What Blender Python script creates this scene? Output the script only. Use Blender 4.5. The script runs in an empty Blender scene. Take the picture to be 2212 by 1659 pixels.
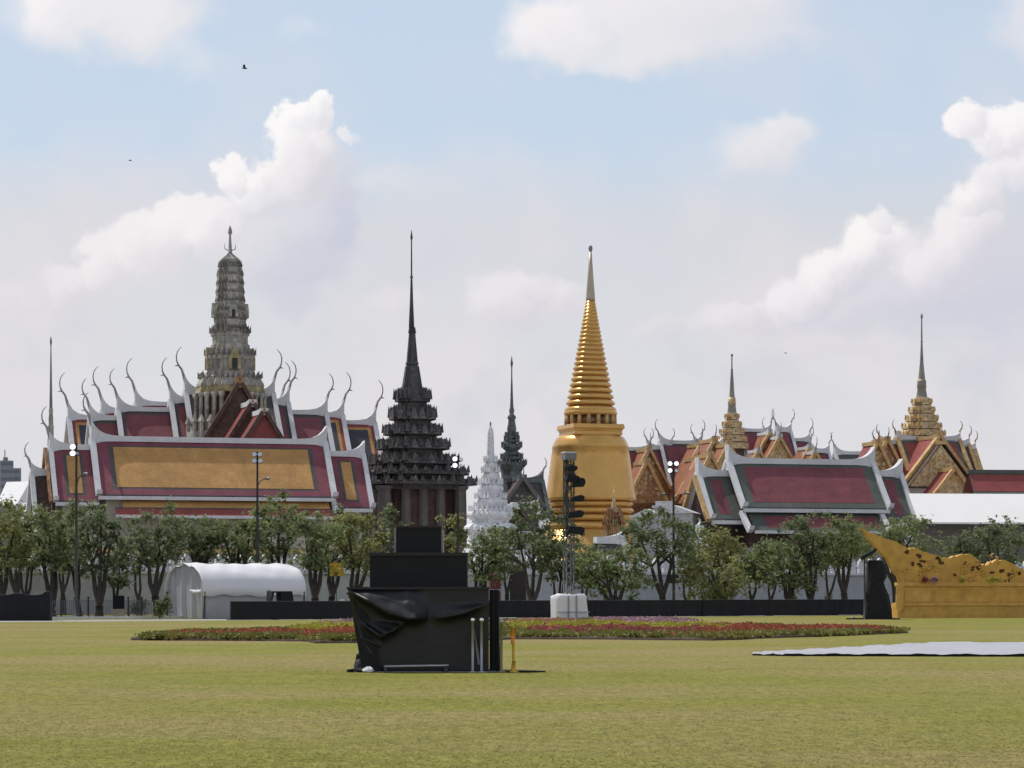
import bpy, math, random
import numpy as np
from mathutils import Vector, Matrix

R = math.radians
random.seed(7)
rng = np.random.default_rng(7)
scene = bpy.context.scene
col = scene.collection

# ------------------------------------------------------------------ camera
F = 6000.0            # focal length in units of a 2212 x 1659 picture
CX, HY, CAMH = 1106.0, 1273.0, 1.6
cam_d = bpy.data.cameras.new('camera')
cam = bpy.data.objects.new('camera', cam_d)
col.objects.link(cam)
cam_d.sensor_width = 36.0
cam_d.lens = 36.0 * F / 2212.0
cam.location = (0, 0, CAMH)
cam.rotation_euler = (R(90), 0, 0)
cam_d.shift_y = (HY - 829.5) / 2212.0
cam_d.clip_end = 6000
scene.camera = cam

# ------------------------------------------------------------------ sun and sky
SUN_EL, SUN_AZ = 58.0, -50.0          # azimuth clockwise from +Y (the view direction)
sdir = Vector((math.sin(R(SUN_AZ)) * math.cos(R(SUN_EL)), math.cos(R(SUN_AZ)) * math.cos(R(SUN_EL)), math.sin(R(SUN_EL))))
sun_d = bpy.data.lights.new('sun', 'SUN')
sun_d.energy = 3.3
sun_d.angle = R(0.6)
sun_d.color = (1.0, 0.955, 0.88)
sun = bpy.data.objects.new('sun', sun_d)
sun.rotation_euler = sdir.to_track_quat('Z', 'Y').to_euler()
col.objects.link(sun)

scene.view_settings.view_transform = 'Standard'
scene.view_settings.look = 'None'
scene.view_settings.gamma = 1
scene.view_settings.use_curve_mapping = False
scene.view_settings.exposure = 0.0
scene.render.engine = 'CYCLES'
scene.cycles.max_bounces = 6
scene.cycles.diffuse_bounces = 4
scene.cycles.glossy_bounces = 3
scene.cycles.transparent_max_bounces = 6
scene.cycles.volume_bounces = 0
scene.cycles.use_denoising = True
scene.cycles.use_adaptive_sampling = True
scene.cycles.adaptive_threshold = 0.02

SKY_STRENGTH = 0.1
world = bpy.data.worlds.new('World')
scene.world = world
world.use_nodes = True


def srgb(r, g, b):
    f = lambda c: (c / 255 / 12.92) if c / 255 <= 0.04045 else ((c / 255 + 0.055) / 1.055) ** 2.4
    return (f(r), f(g), f(b))


def build_world():
    nt = world.node_tree
    N, L = nt.nodes, nt.links
    N.clear()
    out = N.new('ShaderNodeOutputWorld')
    bg = N.new('ShaderNodeBackground')
    bg.inputs['Strength'].default_value = SKY_STRENGTH
    L.new(bg.outputs[0], out.inputs[0])
    sky = N.new('ShaderNodeTexSky')
    sky.sky_type = 'NISHITA'
    sky.sun_disc = False
    sky.sun_elevation = R(SUN_EL)
    sky.sun_rotation = R(SUN_AZ)
    sky.air_density = 1.0
    sky.dust_density = 1.5
    sky.ozone_density = 1.0
    tc = N.new('ShaderNodeTexCoord')
    sep = N.new('ShaderNodeSeparateXYZ')
    L.new(tc.outputs['Generated'], sep.inputs[0])

    def math_(op, a, b=None, c=None):
        n = N.new('ShaderNodeMath')
        n.operation = op
        for k, v in enumerate((a, b, c)):
            if v is None:
                continue
            if isinstance(v, (int, float)):
                n.inputs[k].default_value = v
            else:
                L.new(v, n.inputs[k])
        return n.outputs[0]

    def vmath(op, a, b=None):
        n = N.new('ShaderNodeVectorMath')
        n.operation = op
        for k, v in enumerate((a, b)):
            if v is None:
                continue
            if isinstance(v, (tuple, list)):
                n.inputs[k].default_value = v
            else:
                L.new(v, n.inputs[k])
        return n

    def mapr(v, a, b, c=0.0, d=1.0, smooth=True):
        n = N.new('ShaderNodeMapRange')
        n.interpolation_type = 'SMOOTHSTEP' if smooth else 'LINEAR'
        L.new(v, n.inputs[0])
        for k, x in zip((1, 2, 3, 4), (a, b, c, d)):
            n.inputs[k].default_value = x
        return n.outputs[0]

    def mix(f, a, b):
        n = N.new('ShaderNodeMix')
        n.data_type = 'RGBA'
        if isinstance(f, (int, float)):
            n.inputs['Factor'].default_value = f
        else:
            L.new(f, n.inputs['Factor'])
        for s, v in ((6, a), (7, b)):
            if isinstance(v, (tuple, list)):
                n.inputs[s].default_value = (*v, 1)
            else:
                L.new(v, n.inputs[s])
        return n.outputs[2]

    az = math_('ARCTAN2', sep.outputs[0], sep.outputs[1])
    el = math_('ARCSINE', sep.outputs[2])
    comb = N.new('ShaderNodeCombineXYZ')
    L.new(math_('MULTIPLY', az, F), comb.inputs[0])
    L.new(math_('MULTIPLY', el, F), comb.inputs[1])
    P = comb.outputs[0]                        # x = azimuth, y = elevation, in picture units

    def noise(scale, detail, off=0.0, rough=0.55):
        n = N.new('ShaderNodeTexNoise')
        n.inputs['Scale'].default_value = 1.0
        n.inputs['Detail'].default_value = detail
        n.inputs['Roughness'].default_value = rough
        v = vmath('MULTIPLY', P, (1 / scale, 1 / scale, 1))
        v2 = vmath('ADD', v.outputs[0], (off, off * 1.7, off))
        L.new(v2.outputs[0], n.inputs['Vector'])
        return n

    def warp(Pin, n, amp):
        v = vmath('SUBTRACT', n.outputs['Color'], (0.5, 0.5, 0.5))
        v = vmath('MULTIPLY', v.outputs[0], (amp, amp, 0))
        return vmath('ADD', Pin, v.outputs[0]).outputs[0]

    n1 = noise(95.0, 2.0, 3.1)
    n2 = noise(30.0, 6.0, 9.7, 0.68)
    Pw = warp(warp(P, n1, 84.0), n2, 50.0)
    Ps = warp(P, n1, 120.0)

    k = 1.0 / SKY_STRENGTH
    C = lambda r, g, b: tuple(c * k for c in srgb(r, g, b))
    # clear air: physical sky, whitened by tropical haze towards the horizon
    hz = mapr(el, R(0.0), R(9.5), 0.98, 0.76)
    hz2 = mapr(el, R(9.0), R(45.0), 0.0, 0.45)
    hzf = math_('SUBTRACT', hz, hz2)
    hcol = mix(mapr(el, R(7.3), R(9.2)), C(223, 223, 228), C(207, 223, 241))
    base = mix(hzf, sky.outputs[0], hcol)
    # wide, thin, slightly warm veil at low elevation
    nv = noise(420.0, 3.0, 21.0)
    veil = math_('MULTIPLY', mapr(nv.outputs[0], 0.40, 0.68), mapr(el, R(12.0), R(7.0), 0.1, 0.65))
    base = mix(veil, base, C(228, 223, 226))
    nb = noise(260.0, 3.0, 44.0)
    bl = math_('MULTIPLY', mapr(nb.outputs[0], 0.48, 0.72), mapr(el, R(8.5), R(3.0), 0.0, 0.7))
    base = mix(bl, base, C(207, 208, 219))
    # scattered cumulus over the rest of the sky (outside the view as well)
    ng = N.new('ShaderNodeTexNoise')
    ng.inputs['Scale'].default_value = 4.2
    ng.inputs['Detail'].default_value = 7.0
    ng.inputs['Roughness'].default_value = 0.55
    L.new(tc.outputs['Generated'], ng.inputs['Vector'])
    away = math_('MAXIMUM', mapr(math_('ABSOLUTE', az), R(11.5), R(16)), mapr(el, R(13.5), R(18)))
    gm = math_('MULTIPLY', mapr(ng.outputs[0], 0.47, 0.60), away)
    gm = math_('MULTIPLY', gm, mapr(el, R(1.0), R(6.0)))
    base = mix(gm, base, C(232, 230, 232))

    # ---- the clouds in view, each a cluster of puffs
    grp = bpy.data.node_groups.new('cloud_puff', 'ShaderNodeTree')
    I = grp.interface
    for nm, ty in (('In', 'NodeSocketColor'), ('P', 'NodeSocketVector'), ('C', 'NodeSocketVector'), ('InvR', 'NodeSocketVector'),
                   ('Edge', 'NodeSocketFloat'), ('Opacity', 'NodeSocketFloat'), ('Bright', 'NodeSocketColor'), ('Shadow', 'NodeSocketColor')):
        I.new_socket(nm, in_out='INPUT', socket_type=ty)
    I.new_socket('Out', in_out='OUTPUT', socket_type='NodeSocketColor')
    gn, gl = grp.nodes, grp.links
    gi = gn.new('NodeGroupInput')
    go = gn.new('NodeGroupOutput')
    sub = gn.new('ShaderNodeVectorMath'); sub.operation = 'SUBTRACT'
    gl.new(gi.outputs['P'], sub.inputs[0]); gl.new(gi.outputs['C'], sub.inputs[1])
    mul = gn.new('ShaderNodeVectorMath'); mul.operation = 'MULTIPLY'
    gl.new(sub.outputs[0], mul.inputs[0]); gl.new(gi.outputs['InvR'], mul.inputs[1])
    ln = gn.new('ShaderNodeVectorMath'); ln.operation = 'LENGTH'
    gl.new(mul.outputs[0], ln.inputs[0])
    mr = gn.new('ShaderNodeMapRange'); mr.interpolation_type = 'SMOOTHSTEP'
    gl.new(ln.outputs['Value'], mr.inputs[0])
    mr.inputs[1].default_value = 1.0
    gl.new(gi.outputs['Edge'], mr.inputs[2])
    mr.inputs[3].default_value = 0.0
    mr.inputs[4].default_value = 1.0
    op = gn.new('ShaderNodeMath'); op.operation = 'MULTIPLY'
    gl.new(mr.outputs[0], op.inputs[0]); gl.new(gi.outputs['Opacity'], op.inputs[1])
    dt = gn.new('ShaderNodeVectorMath'); dt.operation = 'DOT_PRODUCT'
    gl.new(mul.outputs[0], dt.inputs[0]); dt.inputs[1].default_value = (-0.62, 0.78, 0)
    mr2 = gn.new('ShaderNodeMapRange'); mr2.interpolation_type = 'SMOOTHSTEP'
    gl.new(dt.outputs['Value'], mr2.inputs[0])
    mr2.inputs[1].default_value = -0.75
    mr2.inputs[2].default_value = 0.45
    mc = gn.new('ShaderNodeMix'); mc.data_type = 'RGBA'
    gl.new(mr2.outputs[0], mc.inputs['Factor']); gl.new(gi.outputs['Shadow'], mc.inputs[6]); gl.new(gi.outputs['Bright'], mc.inputs[7])
    mo = gn.new('ShaderNodeMix'); mo.data_type = 'RGBA'
    gl.new(op.outputs[0], mo.inputs['Factor']); gl.new(gi.outputs['In'], mo.inputs[6]); gl.new(mc.outputs[2], mo.inputs[7])
    gl.new(mo.outputs[2], go.inputs[0])

    cur = [base]

    def puff(x, y, rx, ry, edge=0.55, op_=1.0, b=(240, 238, 240), s=(214, 213, 221), P_=None):
        n = N.new('ShaderNodeGroup')
        n.node_tree = grp
        L.new(cur[0], n.inputs['In'])
        L.new(P_ or Pw, n.inputs['P'])
        n.inputs['C'].default_value = (F * math.atan((x - CX) / F), F * math.atan((HY - y) / F), 0)
        n.inputs['InvR'].default_value = (1 / rx, 1 / ry, 0)
        n.inputs['Edge'].default_value = edge
        n.inputs['Opacity'].default_value = op_
        n.inputs['Bright'].default_value = (*C(*b), 1)
        n.inputs['Shadow'].default_value = (*C(*s), 1)
        cur[0] = n.outputs[0]

    W = dict(b=(247, 244, 245), s=(216, 214, 222))
    # upper left bank and upper centre bank: soft
    puff(230, 10, 270, 160, 0.45, 1.0, (242, 239, 241), (229, 229, 233), Ps)
    puff(330, 60, 120, 75, 0.35, 0.8, (236, 235, 238), (230, 230, 234), Ps)
    puff(120, 40, 85, 80, 0.35, 0.95, (246, 243, 244), (232, 231, 236), Ps)
    puff(1470, 10, 350, 165, 0.45, 0.95, (239, 236, 239), (222, 223, 230), Ps)
    puff(1200, 75, 145, 105, 0.45, 1.0, (243, 240, 242), (228, 228, 233), Ps)
    puff(1420, 110, 140, 65, 0.2, 0.8, (234, 232, 236), (226, 226, 231), Ps)
    puff(2210, 60, 70, 130, 0.1, 0.7, (232, 230, 236), (222, 222, 230), Ps)
    puff(660, 85, 90, 40, 0.0, 0.45, (222, 228, 236), (218, 226, 236), Ps)
    puff(1650, 90, 260, 60, 0.0, 0.6, (228, 228, 234), (218, 221, 230), Ps)
    puff(1330, 130, 120, 55, 0.1, 0.7, (236, 234, 238), (224, 225, 231), Ps)
    puff(420, 130, 120, 50, 0.0, 0.5, (228, 231, 236), (222, 226, 233), Ps)
    # faint middle ones
    puff(1640, 330, 150, 95, 0.2, 0.9, (234, 232, 236), (218, 218, 225), Ps)
    puff(1690, 285, 70, 42, 0.3, 0.8, (237, 235, 238), (226, 225, 231), Ps)
    puff(850, 400, 160, 60, 0.0, 0.5, (230, 228, 231), (222, 222, 227), Ps)
    puff(860, 660, 110, 60, 0.2, 0.75, (231, 226, 230), (218, 216, 222), Ps)
    puff(1420, 700, 90, 45, 0.2, 0.6, (229, 224, 229), (216, 214, 221), Ps)
    puff(1800, 760, 260, 40, 0.0, 0.5, (226, 221, 227), (215, 213, 221), Ps)
    puff(2130, 770, 130, 45, 0.1, 0.6, (228, 221, 227), (214, 212, 220), Ps)
    puff(40, 650, 160, 50, 0.1, 0.7, (232, 225, 228), (222, 219, 224), Ps)
    # centre small cumulus
    puff(1210, 650, 85, 58, 0.6, 0.95, (233, 229, 232), (219, 216, 223))
    puff(1110, 640, 120, 76, 0.55, 0.95, (235, 231, 234), (217, 215, 222))
    puff(1090, 700, 120, 45, 0.1, 0.6, (224, 220, 226), (212, 212, 220), Ps)
    # big cumulus left of centre: shaded body first, bright crown in front
    puff(700, 450, 115, 175, 0.35, 0.95, (222, 222, 230), (199, 202, 217))
    puff(745, 430, 60, 120, 0.1, 0.7, (207, 209, 222), (202, 205, 220), Ps)
    puff(630, 590, 150, 80, 0.2, 0.9, (210, 211, 222), (201, 204, 219), Ps)
    puff(560, 540, 150, 95, 0.4, 0.9, (226, 225, 230), (207, 208, 220))
    puff(640, 660, 90, 40, 0.1, 0.6, (205, 207, 220), (205, 208, 221), Ps)
    puff(160, 625, 75, 52, 0.5, 0.95, (236, 231, 234), (222, 219, 224))
    puff(230, 575, 80, 72, 0.66, 1.0, (241, 237, 239), (224, 221, 226))
    puff(320, 540, 95, 85, 0.66, 1.0, (243, 239, 240), (224, 221, 226))
    puff(390, 490, 75, 68, 0.66, 1.0, (246, 241, 243), (226, 223, 228))
    puff(460, 500, 80, 75, 0.66, 1.0, (244, 240, 242), (222, 220, 227))
    puff(560, 420, 85, 75, 0.66, 1.0, (243, 241, 243), (219, 218, 226))
    puff(510, 385, 48, 42, 0.72, 1.0, (249, 246, 247), (230, 228, 232))
    puff(570, 390, 45, 38, 0.72, 1.0, (248, 245, 246), (230, 228, 232))
    puff(655, 340, 85, 130, 0.66, 1.0, **W)
    puff(625, 300, 45, 80, 0.72, 1.0, (251, 249, 249), (236, 234, 237))
    puff(690, 245, 38, 44, 0.72, 1.0, (252, 251, 251), (228, 227, 232))
    puff(645, 262, 45, 40, 0.72, 1.0, (252, 250, 250), (236, 234, 238))
    puff(752, 290, 30, 20, 0.3, 0.8, (240, 239, 243), (228, 228, 235))
    # right-hand chain: grey body below, bright crowns along its upper left edge
    puff(2160, 620, 190, 190, 0.25, 0.9, (214, 213, 224), (203, 205, 220), Ps)
    puff(1960, 650, 220, 95, 0.3, 0.9, (222, 219, 227), (205, 206, 219), Ps)
    puff(1790, 700, 190, 55, 0.2, 0.8, (222, 218, 226), (210, 210, 221), Ps)
    puff(1600, 690, 150, 45, 0.4, 0.9, (235, 229, 233), (217, 214, 222))
    puff(1730, 655, 95, 65, 0.6, 1.0, (241, 236, 239), (214, 213, 222))
    puff(1815, 590, 95, 78, 0.66, 1.0, (246, 242, 243), (215, 213, 222))
    puff(1900, 535, 100, 68, 0.66, 1.0, (248, 245, 245), (219, 217, 225))
    puff(1905, 490, 36, 42, 0.6, 0.9, (241, 238, 240), (224, 222, 228))
    puff(2030, 575, 110, 90, 0.5, 1.0, (239, 234, 237), (212, 211, 222))
    puff(2090, 510, 75, 95, 0.6, 1.0, (242, 238, 240), (216, 214, 223))
    puff(2115, 430, 70, 58, 0.66, 1.0, (246, 242, 243), (220, 218, 226))
    puff(2195, 375, 110, 58, 0.6, 1.0, (241, 238, 241), (221, 220, 228))
    puff(2160, 300, 90, 62, 0.66, 1.0, (247, 244, 245), (226, 224, 230))
    puff(2085, 282, 52, 48, 0.72, 1.0, (249, 246, 247), (230, 228, 233))
    puff(2200, 282, 70, 58, 0.66, 1.0, (249, 247, 247), (228, 226, 232))
    L.new(cur[0], bg.inputs['Color'])


build_world()

# ------------------------------------------------------------------ materials
MATS = {}


def mat(name, color, rough=0.8, metal=0.0, var=0.18, scale=1.2, color2=None, bump=0.0, bscale=8.0, wave=None, spec=0.3, translucent=0.0,
        fine=None):
    """noise-varied principled material; wave=(scale, strength, axis) adds courses of relief"""
    if name in MATS:
        return MATS[name]
    m = bpy.data.materials.new(name)
    m.use_nodes = True
    nt = m.node_tree
    N, L = nt.nodes, nt.links
    b = N['Principled BSDF']
    b.inputs['Roughness'].default_value = rough
    b.inputs['Metallic'].default_value = metal
    b.inputs['Specular IOR Level'].default_value = spec
    tc = N.new('ShaderNodeTexCoord')
    n = N.new('ShaderNodeTexNoise')
    n.inputs['Scale'].default_value = scale
    n.inputs['Detail'].default_value = 6
    n.inputs['Roughness'].default_value = 0.65
    L.new(tc.outputs['Object'], n.inputs['Vector'])
    ramp = N.new('ShaderNodeValToRGB')
    c2 = color2 or tuple(c * (1 + var) for c in color)
    c1 = color if color2 else tuple(c * (1 - var) for c in color)
    ramp.color_ramp.elements[0].position = 0.32
    ramp.color_ramp.elements[1].position = 0.68
    ramp.color_ramp.elements[0].color = (*c1, 1)
    ramp.color_ramp.elements[1].color = (*c2, 1)
    L.new(n.outputs[0], ramp.inputs[0])
    colout = ramp.outputs[0]
    if fine:                                    # finer mottling, (scale, amount)
        nf = N.new('ShaderNodeTexNoise')
        nf.inputs['Scale'].default_value = fine[0]
        nf.inputs['Detail'].default_value = 3
        L.new(tc.outputs['Object'], nf.inputs['Vector'])
        mr = N.new('ShaderNodeMapRange')
        L.new(nf.outputs[0], mr.inputs[0])
        mr.inputs[1].default_value = 0.3
        mr.inputs[2].default_value = 0.7
        mr.inputs[3].default_value = 1 - fine[1]
        mr.inputs[4].default_value = 1 + fine[1]
        mx = N.new('ShaderNodeVectorMath')
        mx.operation = 'SCALE'
        L.new(colout, mx.inputs[0])
        L.new(mr.outputs[0], mx.inputs['Scale'])
        colout = mx.outputs[0]
    L.new(colout, b.inputs['Base Color'])
    hsrc = None
    if bump:
        nb = N.new('ShaderNodeTexNoise')
        nb.inputs['Scale'].default_value = bscale
        nb.inputs['Detail'].default_value = 5
        L.new(tc.outputs['Object'], nb.inputs['Vector'])
        bp = N.new('ShaderNodeBump')
        bp.inputs['Strength'].default_value = bump
        bp.inputs['Distance'].default_value = 0.1
        L.new(nb.outputs[0], bp.inputs['Height'])
        hsrc = bp
    if wave:
        w = N.new('ShaderNodeTexWave')
        w.wave_type = 'BANDS'
        w.bands_direction = wave[2]
        w.inputs['Scale'].default_value = wave[0]
        w.inputs['Distortion'].default_value = 0.4
        w.inputs['Detail'].default_value = 1
        L.new(tc.outputs['Object'], w.inputs['Vector'])
        bp2 = N.new('ShaderNodeBump')
        bp2.inputs['Strength'].default_value = wave[1]
        bp2.inputs['Distance'].default_value = 0.06
        L.new(w.outputs[1], bp2.inputs['Height'])
        if hsrc:
            L.new(hsrc.outputs[0], bp2.inputs['Normal'])
        hsrc = bp2
    if hsrc:
        L.new(hsrc.outputs[0], b.inputs['Normal'])
    if translucent:
        tr = N.new('ShaderNodeBsdfTranslucent')
        L.new(colout, tr.inputs['Color'])
        ms = N.new('ShaderNodeMixShader')
        ms.inputs[0].default_value = translucent
        L.new(b.outputs[0], ms.inputs[1])
        L.new(tr.outputs[0], ms.inputs[2])
        L.new(ms.outputs[0], N['Material Output'].inputs[0])
    MATS[name] = m
    return m


TILE = dict(rough=0.5, var=0.2, scale=0.6, wave=(3.2, 0.5, 'Z'), spec=0.35, fine=(5.0, 0.12))
M_MAROON = mat('maroon tile', (0.20, 0.052, 0.075), **TILE)
M_MAROON2 = mat('dusky maroon tile', (0.185, 0.050, 0.062), **TILE)
M_RED = mat('red tile', (0.25, 0.056, 0.052), **TILE)
M_ORANGE = mat('ochre tile', (0.46, 0.25, 0.082), **TILE)
M_BRICK = mat('orange tile', (0.31, 0.118, 0.06), **TILE)
M_DARK = mat('charcoal tile', (0.075, 0.066, 0.066), **TILE)
M_GREEN = mat('grey green tile', (0.085, 0.10, 0.085), **TILE)
M_BLUE = mat('dark slate tile and shadow line', (0.045, 0.045, 0.062), **TILE)
M_STUCCO = mat('white stucco', (0.58, 0.58, 0.595), rough=0.75, var=0.1, scale=0.6, fine=(4.0, 0.06))
M_WALLW = mat('weathered white wall', (0.40, 0.41, 0.425), rough=0.9, var=0.13, scale=0.35, fine=(3.0, 0.08), bump=0.1)
M_TANW = mat('tan weathered wall', (0.36, 0.33, 0.28), rough=0.9, var=0.15, scale=0.5)
M_PINKW = mat('pale pink wall', (0.52, 0.46, 0.46), rough=0.9, var=0.12, scale=0.5)
M_SHELL = mat('white porcelain mosaic', (0.66, 0.66, 0.68), rough=0.7, var=0.16, scale=2.0, fine=(6.0, 0.15), bump=0.3, bscale=5)
M_FINIAL = mat('grey finial', (0.30, 0.29, 0.28), rough=0.7, var=0.25, scale=2.0)
M_PRANG = mat('grey mosaic stone', (0.34, 0.325, 0.285), rough=0.8, var=0.35, scale=0.9, fine=(3.0, 0.3), bump=0.6, bscale=2.5)
M_PRANGD = mat('dark mosaic stone', (0.17, 0.155, 0.135), rough=0.8, var=0.35, scale=0.9, fine=(3.0, 0.3), bump=0.6, bscale=2.5)
M_PRANGY = mat('yellowed mosaic', (0.34, 0.29, 0.16), rough=0.7, var=0.35, scale=0.9, fine=(3.0, 0.3), bump=0.6, bscale=2.5)
M_MONDOP = mat('dark glazed ornament', (0.070, 0.062, 0.062), rough=0.5, var=0.4, scale=1.0, fine=(3.0, 0.35), bump=0.7, bscale=2.2)
M_PEDI = mat('lit grey pediment', (0.13, 0.118, 0.115), rough=0.55, var=0.35, scale=1.5, fine=(4, 0.3))  # lighter grey puts the lit look of the gables into their colour
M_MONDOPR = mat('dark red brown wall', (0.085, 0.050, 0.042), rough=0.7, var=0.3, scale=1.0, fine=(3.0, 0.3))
M_COLUMN = mat('dull grey column', (0.13, 0.112, 0.105), rough=0.7, var=0.2, scale=1.0)
M_SPIRE = mat('grey spire stone', (0.20, 0.20, 0.205), rough=0.6, var=0.2, scale=1.5)
M_DSPIRE = mat('slate green ornament', (0.11, 0.12, 0.118), rough=0.6, var=0.35, scale=1.3, fine=(3.0, 0.3), bump=0.5, bscale=2.5)
M_BLKSP = mat('blackened spire', (0.068, 0.068, 0.070), rough=0.55, var=0.3, scale=1.3, fine=(3.0, 0.3), bump=0.5, bscale=2.5)
M_WSPIRE = mat('warm grey spire', (0.235, 0.215, 0.185), rough=0.5, var=0.2, scale=1.0)
M_GOLD = mat('gold mosaic', (0.62, 0.355, 0.105), rough=0.27, metal=0.45, var=0.10, scale=0.5, fine=(7.0, 0.10), bump=0.12, bscale=5)
M_GOLDR = mat('gold ring', (0.64, 0.375, 0.115), rough=0.25, metal=0.5, var=0.08, scale=0.8)
M_GOLDD = mat('brown gold carving', (0.33, 0.185, 0.095), rough=0.45, metal=0.4, var=0.4, scale=1.2, fine=(2.5, 0.4), bump=0.8, bscale=2.5)
M_GOLDP = mat('pale gilt carving', (0.50, 0.38, 0.22), rough=0.5, metal=0.25, var=0.35, scale=1.2, fine=(2.5, 0.35), bump=0.8, bscale=2.5)
M_GOLDT = mat('gilt trim', (0.50, 0.33, 0.15), rough=0.5, metal=0.3, var=0.25, scale=1.5, fine=(4, 0.2))
M_BLACK = mat('black cloth', (0.011, 0.0115, 0.0145), rough=0.75, var=0.15, scale=1.0, bump=0.2, bscale=6)
M_SHEET = mat('black plastic sheeting', (0.010, 0.0105, 0.013), rough=0.45, var=0.12, scale=2.0, spec=0.42, bump=0.08, bscale=5)
M_STEEL = mat('dull steel', (0.42, 0.42, 0.43), rough=0.4, metal=0.8, var=0.12, scale=3)
M_GREYP = mat('grey painted steel', (0.20, 0.20, 0.21), rough=0.5, metal=0.3, var=0.12, scale=3)
M_MAST = mat('weathered truss steel', (0.115, 0.118, 0.118), rough=0.5, metal=0.3, var=0.15, scale=3)
M_DPOLE = mat('dark pole paint', (0.06, 0.062, 0.060), rough=0.55, var=0.15, scale=2)
M_CHROME = mat('polished ball', (0.85, 0.85, 0.86), rough=0.12, metal=1.0, var=0.02, scale=2)
M_BELT = mat('olive belt', (0.20, 0.18, 0.085), rough=0.6, var=0.15, scale=3)
M_YELLOW = mat('yellow paint', (0.55, 0.36, 0.03), rough=0.55, var=0.15, scale=5)
M_ORNG = mat('orange plastic', (0.62, 0.22, 0.03), rough=0.5, var=0.1, scale=5)
M_TENT = mat('white tent fabric', (0.74, 0.74, 0.765), rough=0.6, var=0.05, scale=0.8, bump=0.12, bscale=2.5, translucent=0.12)
M_TENTW = mat('translucent grey tent wall', (0.44, 0.45, 0.47), rough=0.6, var=0.08, scale=0.8, bump=0.2, bscale=1.6, translucent=0.2)
M_CANVAS = mat('white awning', (0.80, 0.775, 0.765), rough=0.7, var=0.03, scale=0.3)
M_SHEETW = mat('white ground sheet', (0.35, 0.35, 0.385), rough=0.6, var=0.08, scale=0.5, bump=0.12, bscale=1.5, fine=(3, 0.05))
M_CONC = mat('pale concrete', (0.30, 0.295, 0.285), rough=0.9, var=0.15, scale=0.5, fine=(3, 0.1))
M_ASPH = mat('asphalt', (0.055, 0.055, 0.057), rough=0.95, var=0.2, scale=0.5)
M_CITY = mat('hazy grey concrete', (0.22, 0.235, 0.26), rough=0.9, var=0.06, scale=0.05)  # blue-grey tint paints distance haze into the concrete colour
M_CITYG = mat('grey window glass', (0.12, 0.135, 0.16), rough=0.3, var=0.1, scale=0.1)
M_BARK = mat('bark', (0.060, 0.052, 0.043), rough=0.95, var=0.3, scale=2.0, bump=0.5, bscale=6)
LEAF = dict(rough=0.7, scale=0.55, spec=0.12, translucent=0.5, fine=(1.6, 0.22))
M_LEAF = [mat('leaf green', (0.161, 0.199, 0.091), color2=(0.260, 0.297, 0.134), **LEAF),
          mat('leaf dark green', (0.127, 0.159, 0.083), color2=(0.211, 0.247, 0.122), **LEAF),
          mat('leaf yellow green', (0.211, 0.226, 0.089), color2=(0.323, 0.325, 0.131), **LEAF),
          mat('leaf blue green', (0.134, 0.168, 0.095), color2=(0.218, 0.255, 0.132), **LEAF)]
M_ORNA = mat('mustard lacquer', (0.55, 0.32, 0.072), rough=0.6, var=0.14, scale=0.8, fine=(3, 0.12), bump=0.3, bscale=4)
M_ORNA2 = mat('mustard lacquer pale', (0.58, 0.36, 0.095), rough=0.6, var=0.1, scale=0.8, fine=(3, 0.1))
M_ORNAD = mat('brown cut work', (0.11, 0.055, 0.022), rough=0.8, var=0.25, scale=2)
M_SOIL = mat('bed soil', (0.075, 0.052, 0.040), rough=1.0, var=0.3, scale=1.5, bump=0.6, bscale=4)
M_FLOWER = {k: mat(k + ' petals', c, rough=0.8, var=0.25, scale=1.5, translucent=0.25) for k, c in dict(
    red=(0.33, 0.10, 0.055), crimson=(0.32, 0.085, 0.08), yellow=(0.36, 0.33, 0.05), pink=(0.36, 0.22, 0.26), peach=(0.38, 0.20, 0.14)).items()}
M_BEDLEAF = mat('bedding foliage', (0.13, 0.135, 0.035), color2=(0.24, 0.22, 0.06), rough=0.8, scale=1.5, translucent=0.25)
M_BIRD = mat('dark plumage', (0.03, 0.03, 0.03), rough=0.9)
M_LAMPG = mat('floodlight glass', (0.55, 0.56, 0.58), rough=0.08, metal=0.9, var=0.02)
M_LIT = mat('lit floodlight glass', (0.85, 0.86, 0.88), rough=0.2, var=0.02)
M_LIT.node_tree.nodes['Principled BSDF'].inputs['Emission Color'].default_value = (0.95, 0.97, 1, 1)
M_LIT.node_tree.nodes['Principled BSDF'].inputs['Emission Strength'].default_value = 1.3
M_REDP = mat('dull red paint', (0.20, 0.05, 0.05), rough=0.7, var=0.2, scale=2)
M_GLASSD = mat('dark glass', (0.03, 0.033, 0.036), rough=0.1, var=0.05, spec=0.6)


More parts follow.
